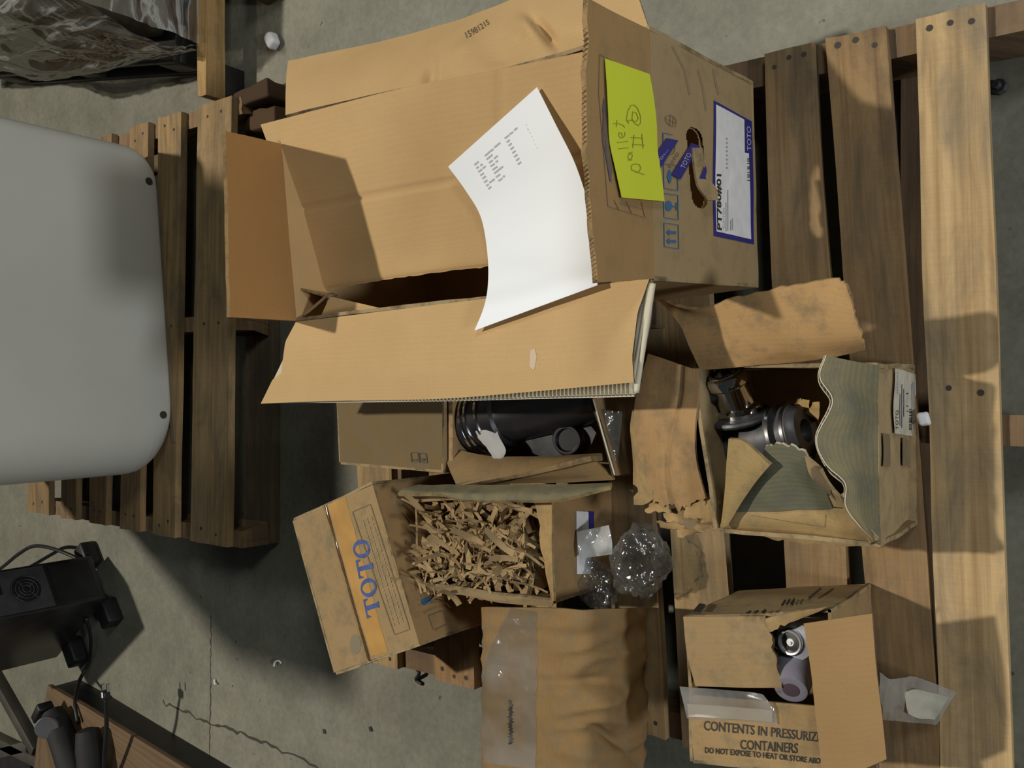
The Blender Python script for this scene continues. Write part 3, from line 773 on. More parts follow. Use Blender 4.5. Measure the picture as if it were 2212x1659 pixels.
# ---- print and labels on the front
front.patch('label_border', [(1541, 510), (1541, 217), (1623, 262), (1628, 528)], M['blue'], big, .0008, 14, 8)
lb = front.patch('shipping_label', [(1546, 500), (1545, 226), (1613, 262), (1621, 517)], M['label'], big, .0014, 14, 8)
front.patch('label_header', [(1607, 330), (1606, 255), (1620, 263), (1623, 332)], M['blue'], lb, .0018, 6, 3)
front.text('label_brand', 'TOTO', [(1611, 326), (1610, 272), (1619, 275), (1620, 326)], M['white_print'], lb, .0024)
front.text('label_title', 'PT780#01', [(1547, 496), (1546, 376), (1557, 377), (1558, 498)], M['ink'], lb, .0020, bold=.03)
front.text('label_line', 'CLAYTON', [(1559, 494), (1559, 450), (1563, 450), (1563, 494)], M['ink_grey'], lb, .0020)
front.strokes('small_print', [[(x, 500 - k * 1), (x, y1)] for k, (x, y1) in enumerate(((1566, 438), (1570, 410), (1576, 476), (1580, 472)))], 1.8, M['ink_grey'], lb, .0020)
front.strokes('dotted_number', [[(1568, y), (1568, y - 4)] for y in range(302, 372, 9)], 3.5, M['ink_grey'], lb, .0020)
bars = []; yb = 343
r_ = random.Random(3)
while yb < 394:
    bars.append([(1612, yb), (1619, yb)]); yb += r_.choice((2.5, 3, 4.5, 7))
front.strokes('barcode', bars, 1.7, M['ink'], lb, .0020)
# handling icons
def sq(x0, y0, x1, y1): return [(x0, y0), (x1, y0 + 4), (x1 + 1, y1 + 5), (x0 + 1, y1), (x0, y0)]
ic = [sq(1433, 482, 1464, 533), sq(1432, 418, 1463, 470), sq(1432, 354, 1462, 407), sq(1430, 287, 1460, 290)]
front.strokes('icon_frame', ic[:3] + [[(1431, 287), (1452, 292)], [(1431, 287), (1432, 352)]], 1.7, M['blue_print'], big)
arrow = lambda y: [(1438, y), (1445, y - 7), (1445, y - 3), (1459, y - 2), (1459, y + 4), (1445, y + 3), (1445, y + 7)]
front.fill('arrow_icon', [arrow(502), arrow(521)], M['blue_print'], big)
ell = lambda cx, cy, rx, ry, n=14: [(cx + rx * math.cos(2 * math.pi * k / n), cy + ry * math.sin(2 * math.pi * k / n)) for k in range(n)]
front.fill('glass_icon', [ell(1443, 445, 7.5, 11), [(1450, 444), (1460, 444.5), (1460, 448), (1450, 447.5)], [(1458.5, 438), (1461, 438), (1461, 455), (1458.5, 455)]], M['blue_print'], big)
front.fill('umbrella_icon', [[(1439, 381), (1444, 366), (1449, 372), (1449, 391), (1444, 397)]], M['blue_print'], big)
front.strokes('box_icon', [[(1436, 253), (1447, 248), (1460, 258), (1458, 274), (1446, 272), (1436, 262), (1436, 253)], [(1447, 248), (1446, 272)], [(1436, 257), (1459, 266)], [(1453, 253), (1452, 273)]], 1.1, M['ink_soft'], big)
front.strokes('circle_icon', [ell(1449, 318, 8, 16, 16) + [ell(1449, 318, 8, 16, 16)[0]]], 1.2, M['ink_soft'], big)
# branded blue tape
for quad, tq in (([(1437, 299), (1462, 304), (1417, 373), (1416, 330)], [(1418, 356), (1441, 322), (1434, 329), (1417, 345)]),
                 ([(1490, 309), (1508, 316), (1467, 388), (1447, 379)], [(1474, 366), (1489, 334), (1480, 330), (1465, 361)])):
    tp = front.patch('blue_tape', [quad[3], quad[0], quad[1], quad[2]], M['blue'], big, .0026, 8, 4)
    front.text('tape_brand', 'TOTO', [tq[2], tq[3], tq[0], tq[1]] if False else [tq[3], tq[2], tq[1], tq[0]], M['white_print'], tp, .0034)
front.fill('blue_tape', [[(1508, 360), (1511, 372), (1508, 385), (1511, 393), (1492, 393)]], M['blue'], big, .012)
front.text('tape_print', 'TOTO', [(1441, 362), (1461, 328), (1466, 333), (1446, 367)], M['ink_soft'], big, .0016)
# torn hand-hold tongue
tg = Sheet([[front.ev(*front.inv(*q), o_) for q, o_ in (((1490, 320), .004), ((1512, 320), .004))],
            [front.ev(*front.inv(*q), o_) for q, o_ in (((1489, 380), .010), ((1513, 378), .010))],
            [front.ev(*front.inv(*q), o_) for q, o_ in (((1488, 408), .016), ((1527, 412), .016))],
            [front.ev(*front.inv(*q), o_) for q, o_ in (((1505, 436), .018), ((1527, 436), .018))]], amp=.0008)
tg.build('handhold_tongue', C3('card_old'), big, 12, 14, .003)
front.text('tape_print', 'TOTO', [(1496, 366), (1507, 338), (1503, 334), (1491, 362)], M['ink_soft'], big, .0135)
# printed table on the front flap, under the yellow note
ff.strokes('printed_table', [[(1294, 118), (1400, 172)], [(1294, 118), (1292, 200), (1312, 446), (1390, 470)], [(1325, 432), (1336, 455)], [(1352, 436), (1364, 463)], [(1384, 436), (1392, 470)], [(1338, 440), (1390, 452)]], 1.1, M['ink_soft'], big)
ff.patch('printed_band', [(1303, 210), (1300, 235), (1318, 390), (1322, 370)], M['ink_soft'], big, .0008)
ff.strokes('printed_table', [[(1304, 215), (1302, 300), (1318, 392)]], 4, plain('faded_blue_band', (.13, .10, .13), .8), big)
# dark scuffs on the front
front.strokes('scuff', [[(1452, 100), (1478, 150), (1490, 205)], [(1508, 150), (1518, 190), (1525, 240)], [(1540, 150), (1552, 205)]], 5, plain('scuff_mark', (.26, .19, .10), .9), big, .0004)
rf.text('stamped_number', '15981215', [(1004, 71), (1053, 43), (1058, 52), (1009, 84)], M['ink_soft'], big)
lf.fill('torn_patch', [[(1145, 758), (1155, 752), (1160, 770), (1154, 800), (1144, 792)]], plain('torn_kraft', (.60, .47, .33), .9), big, .0006)

# ---------------------------------------------------------------- white packing sheet
wp = Sheet([R((968, 360, .506), (1160, 188, .520)),
            R((1006, 412, .492), (1200, 268, .508)),
            R((1039, 470, .482), (1244, 358, .492)),
            R((1053, 550, .484), (1276, 462, .484)),
            R((1054, 615, .510), (1288, 545, .502)),
            R((1045, 664, .534), (1292, 592, .530)),
            R((1025, 714, .537), (1290, 616, .540))], su=True)
wp.build('paper_sheet', M['paper'], None, 16, 40, .0004)
tag(wp.obj, 'curled white printed letter sheet lying across the large opened carton', 'paper')
# printed columns (too small to read in the photograph)
def P_(cx, cy): return (960 + cx * 240 / 1593, 180 + cy * 250 / 1659)
ln = []
for a, b in (((430, 1170), (490, 1120)), ((460, 1220), (490, 1190)), ((515, 1180), (545, 1155)), ((485, 1270), (540, 1230)), ((550, 1220), (590, 1185)), ((515, 1320), (565, 1285)), ((545, 1365), (595, 1330)), ((570, 1420), (615, 1385)), ((600, 1470), (635, 1445)), ((645, 1425), (720, 1370)), ((630, 1515), (670, 1480)),
             ((580, 1040), (640, 990)), ((640, 985), (705, 940)), ((715, 920), (800, 850)), ((605, 1090), (690, 1020)), ((640, 1140), (690, 1100)), ((710, 1080), (765, 1035)), ((660, 1190), (720, 1150)), ((735, 1130), (770, 1105)), ((690, 1240), (760, 1190)), ((715, 1290), (790, 1230)), ((790, 1230), (840, 1190)), ((740, 1345), (800, 1300)), ((775, 1400), (830, 1360)), ((840, 1345), (865, 1320)),
             ((865, 790), (930, 740)), ((935, 730), (985, 695)), ((1000, 675), (1045, 635)),
             ((893, 845), (937, 808)), ((920, 895), (965, 858)), ((948, 948), (993, 910)), ((975, 1000), (1020, 965)), ((1000, 1055), (1047, 1018)), ((1027, 1108), (1073, 1070)), ((1053, 1162), (1100, 1125))):
    ln.append([P_(*a), P_(*b)])
wp.strokes('printed_columns', ln, 3.6, plain('light_grey_print', (.50, .51, .53), .7), wp.obj, .0005)
wp.strokes('printed_columns', [[P_(1170, 590), P_(1180, 600)], [P_(1190, 645), P_(1205, 670)], [P_(1222, 700), P_(1232, 715)], [P_(1250, 755), P_(1258, 768)], [P_(1275, 808), P_(1282, 820)], [P_(1300, 865), P_(1306, 875)], [P_(1325, 920), P_(1331, 932)]], 1.6, plain('pale_print', (.62, .63, .65), .7), wp.obj, .0005)
# ---------------------------------------------------------------- yellow note
yq = [(1303, 127), (1400, 161), (1422, 437), (1335, 428)]
def ypt(a, b, off):
    (x0, y0), (x1, y1), (x2, y2), (x3, y3) = yq
    x = (x0 * (1 - a) + x1 * a) * (1 - b) + (x3 * (1 - a) + x2 * a) * b; y = (y0 * (1 - a) + y1 * a) * (1 - b) + (y3 * (1 - a) + y2 * a) * b
    x -= 10 * math.sin(math.pi * b) * (1 - a)
    return ff.ev(*ff.inv(x, y), off)
ys = Sheet([[ypt(a, b, .0025 + .004 * b * a + .003 * abs(math.sin(5 * b))) for a in (0, .33, .66, 1)] for b in (0, .2, .4, .6, .8, 1)])
ys.build('yellow_note', M['yellow'], None, 12, 24, .0004)
tag(ys.obj, 'bright yellow paper note handwritten pallet #6 taped on the carton flap', 'note')
K = lambda *p: [(1000 + a / 3.318, b / 3.318) for a, b in p]
hand = [K((1300, 1252), (1250, 1235), (1205, 1215)), K((1212, 1225), (1200, 1195), (1222, 1172), (1262, 1180), (1275, 1205), (1258, 1232), (1230, 1236)),
        K((1212, 1145), (1188, 1150), (1180, 1122), (1196, 1098), (1214, 1112), (1205, 1140), (1182, 1150)), K((1180, 1100), (1216, 1090)),
        K((1110, 1068), (1150, 1062), (1186, 1058)), K((1100, 1022), (1140, 1018), (1182, 1012)),
        K((1140, 985), (1138, 955), (1118, 950), (1112, 972), (1130, 990), (1160, 978), (1158, 945)),
        K((1072, 886), (1110, 884), (1150, 900), (1158, 915)), K((1102, 862), (1098, 910)),
        K((1200, 1062), (1300, 1068)) if False else K((1210, 1035), (1300, 1040)), K((1200, 985), (1285, 990)), K((1215, 1062), (1225, 965)), K((1290, 1065), (1280, 958)),
        K((1188, 885), (1170, 862), (1178, 800), (1200, 758), (1225, 752), (1250, 778), (1270, 830), (1272, 880), (1255, 900), (1225, 880), (1210, 850), (1215, 800), (1240, 810), (1255, 850), (1238, 872), (1200, 860), (1172, 868))]
ys.strokes('handwriting', hand, 1.5, M['pencil'], ys.obj, .0006)
# ================================================================== torn carton with the cast fitting
tb = thing('torn_carton', (-.10, .43, DZ), 'battered dirty carton torn open around a dark metal fitting, nearest the pallet edge', 'carton')
z4 = .36
nr, nl, fr, fl_ = W(1895, 793, z4), W(1901, 1174, z4), W(1503, 795, z4), W(1552, 1142, z4)
def dn(p, z=DZ, dx=0, dy=0): return V3((p.x + dx, p.y + dy, z))
tn = Sheet([[nl, nr], [dn(nl, dx=-.005, dy=.012), dn(nr, dx=.004, dy=.005)]], amp=.004, freq=10, seed=31)
tn.build('front_wall', C3('card_old', None, 'card'), tb, 24, 16, .006)
Sheet([[fr, fl_], [dn(fr), dn(fl_)]], amp=.004, seed=32).build('back_wall', C3('card_old'), tb, 14, 10, .006)
Sheet([[nr, fr], [dn(nr), dn(fr)]], amp=.004, seed=33).build('side_wall', C3('card_old'), tb, 14, 10, .006)
Sheet([[nl, fl_], [dn(nl), dn(fl_)]], amp=.004, seed=34).build('side_wall', C3('card_old'), tb, 14, 10, .006)
Sheet([[dn(nl, .145), dn(nr, .145)], [dn(fl_, .145), dn(fr, .145)]]).build('bottom', C3('card_old'), tb, 4, 4, .004)
def fold(u, v): return -.006 * math.exp(-((v - .38 - .30 * u) / .04) ** 2)
s = Sheet([R((1510, 800, .362), (1508, 850, .365), (1500, 930, .368), (1505, 1000, .366), (1525, 1075, .350)),
           R((1460, 785, .362), (1460, 860, .366), (1450, 940, .368), (1452, 1020, .366), (1470, 1095, .350)),
           R((1398, 764, .350), (1375, 860, .352), (1372, 930, .350), (1395, 1010, .348), (1412, 1085, .340))], amp=.004, freq=9, seed=35, bump=fold)
s.build('back_flap', C3('card_old', None, 'card_old'), tb, 36, 28, .006, jag={'u1': .01}, color=(1.08, .92, .80))
s.patch('blue_scrap', [(1372, 820), (1388, 818), (1384, 835), (1372, 842)], M['blue'], tb)
s = Sheet([R((1366, 885, .348), (1385, 960, .350), (1404, 1020, .350), (1411, 1078, .345)),
           R((1361, 915, .335), (1372, 985, .330), (1383, 1040, .328), (1392, 1090, .326)),
           R((1360, 930, .325), (1366, 1000, .312), (1368, 1050, .308), (1371, 1090, .305))], amp=.002, seed=36)
s.build('curled_edge', C3('card_old'), tb, 16, 8, .006, color=(1.1, 1.05, .95))
s = Sheet([R((1512, 800, .362), (1600, 792, .364), (1700, 785, .366), (1790, 775, .366), (1868, 756, .366)),
           R((1490, 750, .385), (1590, 738, .39), (1690, 735, .395), (1780, 735, .395), (1862, 728, .395)),
           R((1468, 700, .398), (1570, 690, .408), (1670, 675, .415), (1770, 670, .415), (1846, 680, .412)),
           R((1422, 648, .392), (1500, 668, .412), (1610, 638, .424), (1730, 615, .428), (1812, 603, .424), (1836, 640, .420))], amp=.003, freq=10, seed=37)
s.build('side_flap', C3('card_old', None, 'card_old'), tb, 44, 24, .006, jag={'v1': .003, 'u1': .002}, color=(1.28, 1.08, .90))
# folded-in front flap, dirty, its corrugation showing along the torn edge
edge = R((1786, 768, .415), (1773, 815, .42), (1800, 868, .42), (1766, 945, .42), (1784, 1000, .415), (1826, 1045, .41), (1830, 1100, .40), (1888, 1168, .375))
hin = R((1897, 790, z4), (1897, 845, z4), (1898, 900, z4), (1899, 950, z4), (1900, 1010, z4), (1900, 1060, z4), (1900, 1120, z4), (1902, 1174, z4))
mid = [a.lerp(b, .5) + V3((0, 0, .012)) for a, b in zip(hin, edge)]
fs = Sheet([hin, mid, edge], amp=.003, freq=12, seed=38)
fs.build('front_flap', C3('card_grey', 'flute_dark', 'card_old'), tb, 60, 16, .007, color=(.78, .74, .62))
V, Fc = [], []
n = 70
for i in range(n + 1):
    t = i / n; o_ = -.0035 + (.0032 if i % 2 else -.0032); V += [fs.ev(t, 1.012, o_), fs.ev(t, .93, o_)]
for i in range(n): Fc.append((2 * i, 2 * i + 1, 2 * i + 3, 2 * i + 2))
mk('corrugation', V, Fc, M['flute'], tb)
for o_ in (.0, -.007):
    tube('liner_edge', [fs.ev(i / 24, 1.012, o_) for i in range(25)], .0008, M['flute'], tb, 5, 80)
# torn left flap pieces
s = Sheet([R((1552, 1146, .350), (1650, 1162, .335), (1760, 1176, .332), (1898, 1178, .350)), R((1560, 1125, .362), (1660, 1128, .362), (1760, 1128, .362), (1880, 1150, .365)),
           R((1585, 1098, .366), (1660, 1095, .368), (1760, 1095, .368), (1835, 1100, .368))], amp=.003, freq=14, seed=39)
s.build('side_flap', C3('card_old'), tb, 30, 12, .006, jag={'v0': .004}, color=(1.05, 1.0, .85))
s.strokes('print_line', [[(1625, 1113), (1782, 1138), (1784, 1112)]], 1.0, M['ink_soft'], tb)
s = Sheet([R((1580, 1110, .366), (1690, 1104, .370), (1800, 1102, .368)), R((1625, 1040, .388), (1700, 1030, .395), (1775, 1045, .390)),
           R((1655, 962, .410), (1690, 960, .415), (1738, 975, .412))], amp=.004, freq=12, seed=40)
s.build('torn_flap', C3('card_grey', 'flute'), tb, 20, 20, .005, jag={'v1': .003}, color=(.62, .66, .62))
s = Sheet([R((1556, 1140, .372), (1562, 1140, .374), (1572, 1135, .374)), R((1565, 1060, .400), (1585, 1062, .404), (1622, 1055, .402)), R((1573, 948, .424), (1610, 955, .428), (1664, 1004, .424))], amp=.003, freq=12, seed=41)
s.build('folded_flap', C3('card_old'), tb, 14, 18, .006, color=(1.05, 1.02, .85))
s = Sheet([R((1738, 985, .408), (1752, 1030, .404), (1800, 1075, .39), (1862, 1150, .375)), R((1770, 1015, .420), (1790, 1050, .414), (1826, 1090, .40), (1880, 1155, .38))], amp=.002, freq=16, seed=42)
s.build('taped_strip', C3('card_old'), tb, 16, 6, .005)
s.patch('brown_tape', [(1752, 1012), (1782, 1002), (1822, 1070), (1800, 1082)], M['tape_brown'], tb, .001)
rr = random.Random(77)
for k, (x, y, sx, sy, z) in enumerate(((1425, 1095, 50, 22, .335), (1470, 1108, 60, 30, .33), (1505, 1095, 46, 40, .34), (1455, 1135, 56, 16, .31), (1520, 1130, 40, 34, .325), (1535, 1100, 30, 44, .35), (1490, 1150, 60, 14, .30))):
    q = [(x - sx / 2 + rr.uniform(-8, 8), y - sy / 2 + rr.uniform(-8, 8)), (x + sx / 2 + rr.uniform(-8, 8), y - sy / 2 + rr.uniform(-8, 8)), (x - sx / 2 + rr.uniform(-8, 8), y + sy / 2 + rr.uniform(-8, 8)), (x + sx / 2 + rr.uniform(-8, 8), y + sy / 2 + rr.uniform(-8, 8))]
    Sheet([[W(*q[0], z + rr.uniform(-.01, .015)), W(*q[1], z + rr.uniform(-.01, .015))], [W(*q[2], z + rr.uniform(-.01, .01)), W(*q[3], z + rr.uniform(-.01, .01))]], amp=.008, freq=22, seed=50 + k).build('torn_scrap', C3('card_old'), tb, 10, 8, .003, jag={'v0': .003, 'v1': .003, 'u0': .003, 'u1': .003}, color=(1.1, 1.0, .85))
lab = tn.patch('small_label', [(1926, 936), (1927, 796), (1971, 808), (1976, 943)], M['label_old'], tb, .004, 10, 6)
tn.text('label_brand', 'TOTO', [(1928, 928), (1928, 886), (1934, 886), (1934, 928)], M['ink'], lab, .0048)
tn.strokes('label_name', [[(1932, y), (1932, y - 3.5)] for y in range(808, 853, 6)], 3, M['ink_grey'], lab, .0048)
tag(tn.strokes('small_print', [[(1938, 920), (1938, 850)], [(1942, 925), (1942, 830)], [(1946, 900), (1946, 840)], [(1964, 935), (1963, 830)], [(1967, 935), (1966, 825)]], 2.2, M['ink_grey'], lab, .0048), kind='stuff')
tn.strokes('barcode', [[(1957, y), (1962, y)] for y in (884, 888, 891, 897, 903, 907, 910, 913, 917, 920, 924, 927)] + [[(1951, 850), (1955, 850)], [(1951, 877), (1955, 877)], [(1951, 888), (1955, 888)]], 2.2, M['ink'], lab, .0048)
tn.patch('brown_tape', [(1902, 1008), (1902, 936), (1918, 938), (1918, 1008)], M['tape_brown'], tb, .003)
tn.patch('brown_tape', [(1945, 1006), (1945, 945), (1988, 952), (1990, 1006)], M['tape_brown'], tb, .003)
fw = rbox('foam_scrap', W(1996, 905, .16), (.020, .015, .014), M['foam'], None, .2, .004, 3, disp=lambda p: .003 * mnoise.noise(p * 90))
tag(fw, 'white crumpled foam scrap stuck between the torn carton and the edge board', 'foam')

# the fitting inside
vf = thing('metal_valve', (-.09, .50, .15), 'dark cast metal valve fitting with polished neck inside the torn carton', 'valve')
a0, a1 = W(1530, 975, .245), W(1742, 930, .27)
ad = (a1 - a0)
LA = ad.length
lathe('body', a0, ad, [(-.01, .02), (0, .040), (.01, .044), (LA * .72, .041), (LA * .74, .048), (LA * .79, .048), (LA * .80, .036), (LA * .84, .036), (LA * .85, .044), (LA * .93, .044), (LA * .95, .040), (LA, .036), (LA, .018), (LA - .02, .016)], M['dark_metal'], vf, 36)
for t in (.765, .89): lathe('polished_ring', a0 + ad * (t - .012), ad, [(0, .0445), (.001, .0487 if t < .8 else .0455), (.006, .0487 if t < .8 else .0455), (.007, .044)], M['steel'], vf, 36)
c0 = W(1545, 985, .255); c1 = W(1505, 985, .235)
lathe('end_cap', c0, c1 - c0, [(0, .062), (.004, .064), (.02, .064), (.026, .058), (.028, .02), (.028, 0)], M['dark_metal'], vf, 40)
n0 = W(1600, 893, .275)
dn_ = V3((.80, .16, .42))
lathe('neck', n0, dn_, [(-.01, .034), (.004, .036), (.012, .035), (.016, .0285), (.05, .0285), (.054, .033), (.066, .034), (.070, .032), (.072, .027), (.074, .0265), (.074, .021), (.060, .020), (.060, 0)], M['chrome'], vf, 36)
rbox('neck_lug', W(1548, 850, .31), (.022, .03, .018), M['dark_metal'], vf, .5, .004, 2)
lathe('seam_flange', W(1600, 905, .278), (1, .1, .35), [(0, .048), (.004, .050), (.008, .048)], M['dark_metal'], vf, 30)
rbox('bracket', W(1545, 1075, .22), (.05, .03, .06), M['dark_metal'], vf, .3, .006, 2)
lathe('bolt', W(1530, 1060, .25), (.2, -.2, 1), [(0, .012), (.008, .012), (.008, .006), (.02, .006)], M['chrome'], vf, 6, smooth=False)
lathe('side_body', W(1745, 1010, .22), W(1800, 1010, .24) - W(1745, 1010, .22), [(0, .03), (.005, .042), (.05, .042), (.055, .03)], M['dark_metal'], vf, 30)
kp = thing('paper_padding', tuple(W(1735, 890, .2)), 'crumpled yellowish kraft paper stuffed beside the metal valve', 'paper')
for k, (x, y, sx, sy) in enumerate(((1715, 885, 30, 50), (1735, 892, 26, 56), (1756, 890, 28, 44))):
    Sheet([R((x - sx / 2, y - sy / 2, .24), (x + sx / 2, y - sy / 2, .25)), R((x - sx / 2, y, .262), (x + sx / 2, y, .255)), R((x - sx / 2, y + sy / 2, .23), (x + sx / 2, y + sy / 2, .245))], amp=.008, freq=30, seed=80 + k).build('sheet', C3('shred'), kp, 8, 10, .001, color=(1.2, 1.1, .85))

# ================================================================== spray can carton
sb = thing('spray_can_carton', (-.44, .47, DZ), 'torn taped carton printed contents in pressurized containers at the frame edge', 'carton')
zs = .34
sNR, sFR, sFL = V3((-.313, .369, zs)), V3((-.356, .585, zs)), V3((-.577, .577, zs))
sNL = sNR + (sFL - sFR)
Sheet([[sNR, sFR], [dn(sNR), dn(sFR)]], amp=.003, seed=61).build('side_wall', C3('card_old'), sb, 16, 10, .005)
sw = Sheet([[sNR + V3((.0015, 0, 0)), sFR + V3((.0015, 0, 0))], [dn(sNR, dx=.002), dn(sFR, dx=.002)]])
Sheet([[sNL, sNR], [dn(sNL), dn(sNR)]], amp=.003, seed=62).build('front_wall', C3('card_old'), sb, 14, 10, .005, color=(.85, .78, .7))
Sheet([[sFL, sFR], [dn(sFL), dn(sFR)]], amp=.003, seed=63).build('back_wall', C3('card_old'), sb, 14, 10, .005)
Sheet([[sNL, sFL], [dn(sNL), dn(sFL)]], amp=.003, seed=64).build('side_wall', C3('card_old'), sb, 14, 10, .005)
Sheet([[dn(sNL, .145), dn(sNR, .145)], [dn(sFL, .145), dn(sFR, .145)]]).build('bottom', C3('card_old'), sb, 4, 4, .004)
sw.strokes('side_print', [[(1612, 1332), (1624, 1326)], [(1628, 1331), (1640, 1325)], [(1646, 1330), (1656, 1323)], [(1690, 1314), (1698, 1302)], [(1700, 1312), (1708, 1300)], [(1709, 1311), (1718, 1299)], [(1748, 1298), (1775, 1276)]], 5, M['ink'], sb, .004)
sw.fill('side_print', [[(1497, 1326), (1512, 1308), (1526, 1311), (1514, 1328)]], M['ink'], sb, .004)
s = Sheet([R((1476, 1332, .345), (1560, 1331, .347), (1655, 1331, .345)), R((1484, 1410, .348), (1575, 1408, .350), (1672, 1405, .347)), R((1502, 1482, .346), (1595, 1485, .348), (1690, 1486, .345))], amp=.0015, freq=9, seed=65)
s.build('top_flap', C3('card_old', None, 'card_old'), sb, 24, 20, .005, jag={'u1': .006}, color=(.90, .84, .78))
for k in range(6):
    y = 1350 + k * 24
    Sheet([R((1652 + k * 5, y, .342), (1664 + k * 5, y - 4, .338)), R((1654 + k * 6, y + 26, .340), (1668 + k * 6, y + 28, .330))], amp=.006, freq=40, seed=90 + k).build('torn_scrap', C3('card_old'), sb, 5, 6, .004, jag={'u0': .006, 'u1': .006}, color=(.95, .9, .8))
Sheet([R((1655, 1335, .348), (1700, 1325, .352), (1790, 1310, .352)), R((1660, 1368, .345), (1690, 1352, .352), (1740, 1336, .35))], amp=.005, freq=25, seed=66).build('torn_scrap', C3('card_old'), sb, 14, 6, .004, jag={'v1': .008}, color=(1.0, .95, .85))
ct = Sheet([R((1488, 1500, .338), (1620, 1512, .340), (1745, 1524, .340), (1860, 1530, .340)), R((1492, 1570, .341), (1625, 1580, .343), (1760, 1592, .342), (1880, 1600, .340)), R((1499, 1646, .340), (1640, 1658, .341), (1780, 1672, .340), (1900, 1684, .338))], amp=.0012, freq=8, seed=67)
ct.build('top_flap', C3('card_old', None, 'card_old'), sb, 30, 18, .005, color=(.98, .90, .82))
ct.text('warning_print', 'CONTENTS IN PRESSURIZED', [(1521, 1556), (1788, 1583), (1788, 1604), (1521, 1577)], M['ink'], sb, bold=.012)
ct.text('warning_print', 'CONTAINERS', [(1599, 1597), (1724, 1605), (1723, 1627), (1600, 1618)], M['ink'], sb, bold=.012)
ct.text('warning_print', 'DO NOT EXPOSE TO HEAT OR STORE ABOVE', [(1523, 1613), (1785, 1638), (1785, 1651), (1523, 1626)], M['ink'], sb, bold=.025)
tf = Sheet([R((1468, 1483, .345), (1560, 1490, .352), (1640, 1498, .349), (1655, 1510, .346)), R((1474, 1510, .349), (1560, 1514, .351), (1650, 1520, .352), (1672, 1530, .347)), R((1484, 1552, .346), (1580, 1556, .347), (1660, 1562, .347), (1680, 1566, .345))], amp=.0012, freq=20, seed=68)
tf.build('clear_tape', M['tape'], sb, 24, 10, .0003)
tp2 = Sheet([R((1484, 1520, .346), (1570, 1526, .347), (1668, 1534, .346)), R((1487, 1548, .346), (1570, 1552, .347), (1668, 1560, .346))], amp=.0006)
tp2.build('paper_tape', mottled('pale_tape', (.56, .50, .42), .4, var=.1), sb, 10, 4, .0003)
nf = Sheet([R((1736, 1347, .372), (1810, 1336, .374), (1884, 1325, .372)), R((1752, 1450, .378), (1825, 1450, .382), (1893, 1445, .380)), R((1762, 1550, .376), (1840, 1552, .380), (1905, 1545, .376)), R((1776, 1672, .368), (1845, 1668, .370), (1915, 1640, .366))], amp=.002, freq=8, seed=69)
nf.build('front_flap', C3('card', None, 'card_old'), sb, 24, 30, .005, color=(.64, .60, .56))
# cans
def can(label, p_top, axis, capped, length=.19):
    c = thing('spray_can', tuple(p_top - axis * length), label, 'spray can', 'spray cans in the torn carton')
    r = .030; b = p_top - axis * length
    lathe('body', b, axis, [(0, .026), (.004, r), (length - .022, r), (length - .014, r - .002)], M['white_paint'], c, 32)
    lathe('shoulder', b + axis * (length - .014), axis, [(0, r - .002), (.006, r - .008), (.012, r - .013)], M['white_paint'] if not capped else M['white_paint'], c, 32, caps=False)
    if not capped:
        lathe('valve_cup', b + axis * (length - .004), axis, [(0, .0165), (.003, .0185), (.0055, .0175), (.005, .0150), (.0, .0140), (-.003, .0125), (-.003, .0075), (.0, .0065), (.003, .0055), (.003, .003), (.006, .0028), (.006, .0)], M['tin'], c, 32)
        lathe('cup_seal', b + axis * (length - .008), axis, [(0, .0195), (.004, .0198), (.0045, .0170)], M['black_satin'], c, 32)
    else:
        lathe('cap', b + axis * (length - .016), axis, [(0, r - .001), (.03, r - .003), (.046, r - .005), (.050, r - .007), (.051, r - .011), (.049, 0)], M['cap'], c, 32)
        lathe('cap_center', b + axis * (length + .033), axis, [(0, .012), (.0022, .012), (.0025, .010), (.0025, 0)], M['cap_red'], c, 24)
    return c
pt = W(1706, 1388, .325)
can('white spray can with bare silver valve cup showing in the carton opening', pt, V3((.03, .12, 1)).normalized(), False, .17)
cax = V3((-.45, -.15, .88)).normalized()
can('white spray can with translucent purple cap leaning in the carton opening', W(1708, 1492, .338) - cax * .036, cax, True, .105)
can('white spray can mostly hidden behind the valve-cup can', W(1668, 1418, .285), V3((0, .05, 1)).normalized(), False, .13)
# clear tape hanging off the front
ht = thing('hanging_tape', tuple(W(1960, 1500, .16)), 'strip of clear packing tape hanging off the spray can carton', 'tape')
Sheet([R((1900, 1452, .36), (1906, 1556, .362)), R((1928, 1468, .29), (1920, 1556, .29)), R((1975, 1462, .20), (1962, 1560, .20)), R((2068, 1496, .165), (2022, 1566, .165))], amp=.004, freq=30, seed=71).build('tape_film', M['tape'], ht, 14, 24, .0003)
Sheet([R((1952, 1495, .222), (1962, 1542, .222)), R((1985, 1490, .196), (1985, 1552, .196)), R((2050, 1506, .172), (2020, 1556, .172))], amp=.003, freq=30, seed=72).build('torn_paper', mottled('pale_paper_pulp', (.42, .40, .32), .8, var=.15, scale=40), ht, 10, 12, .0005)

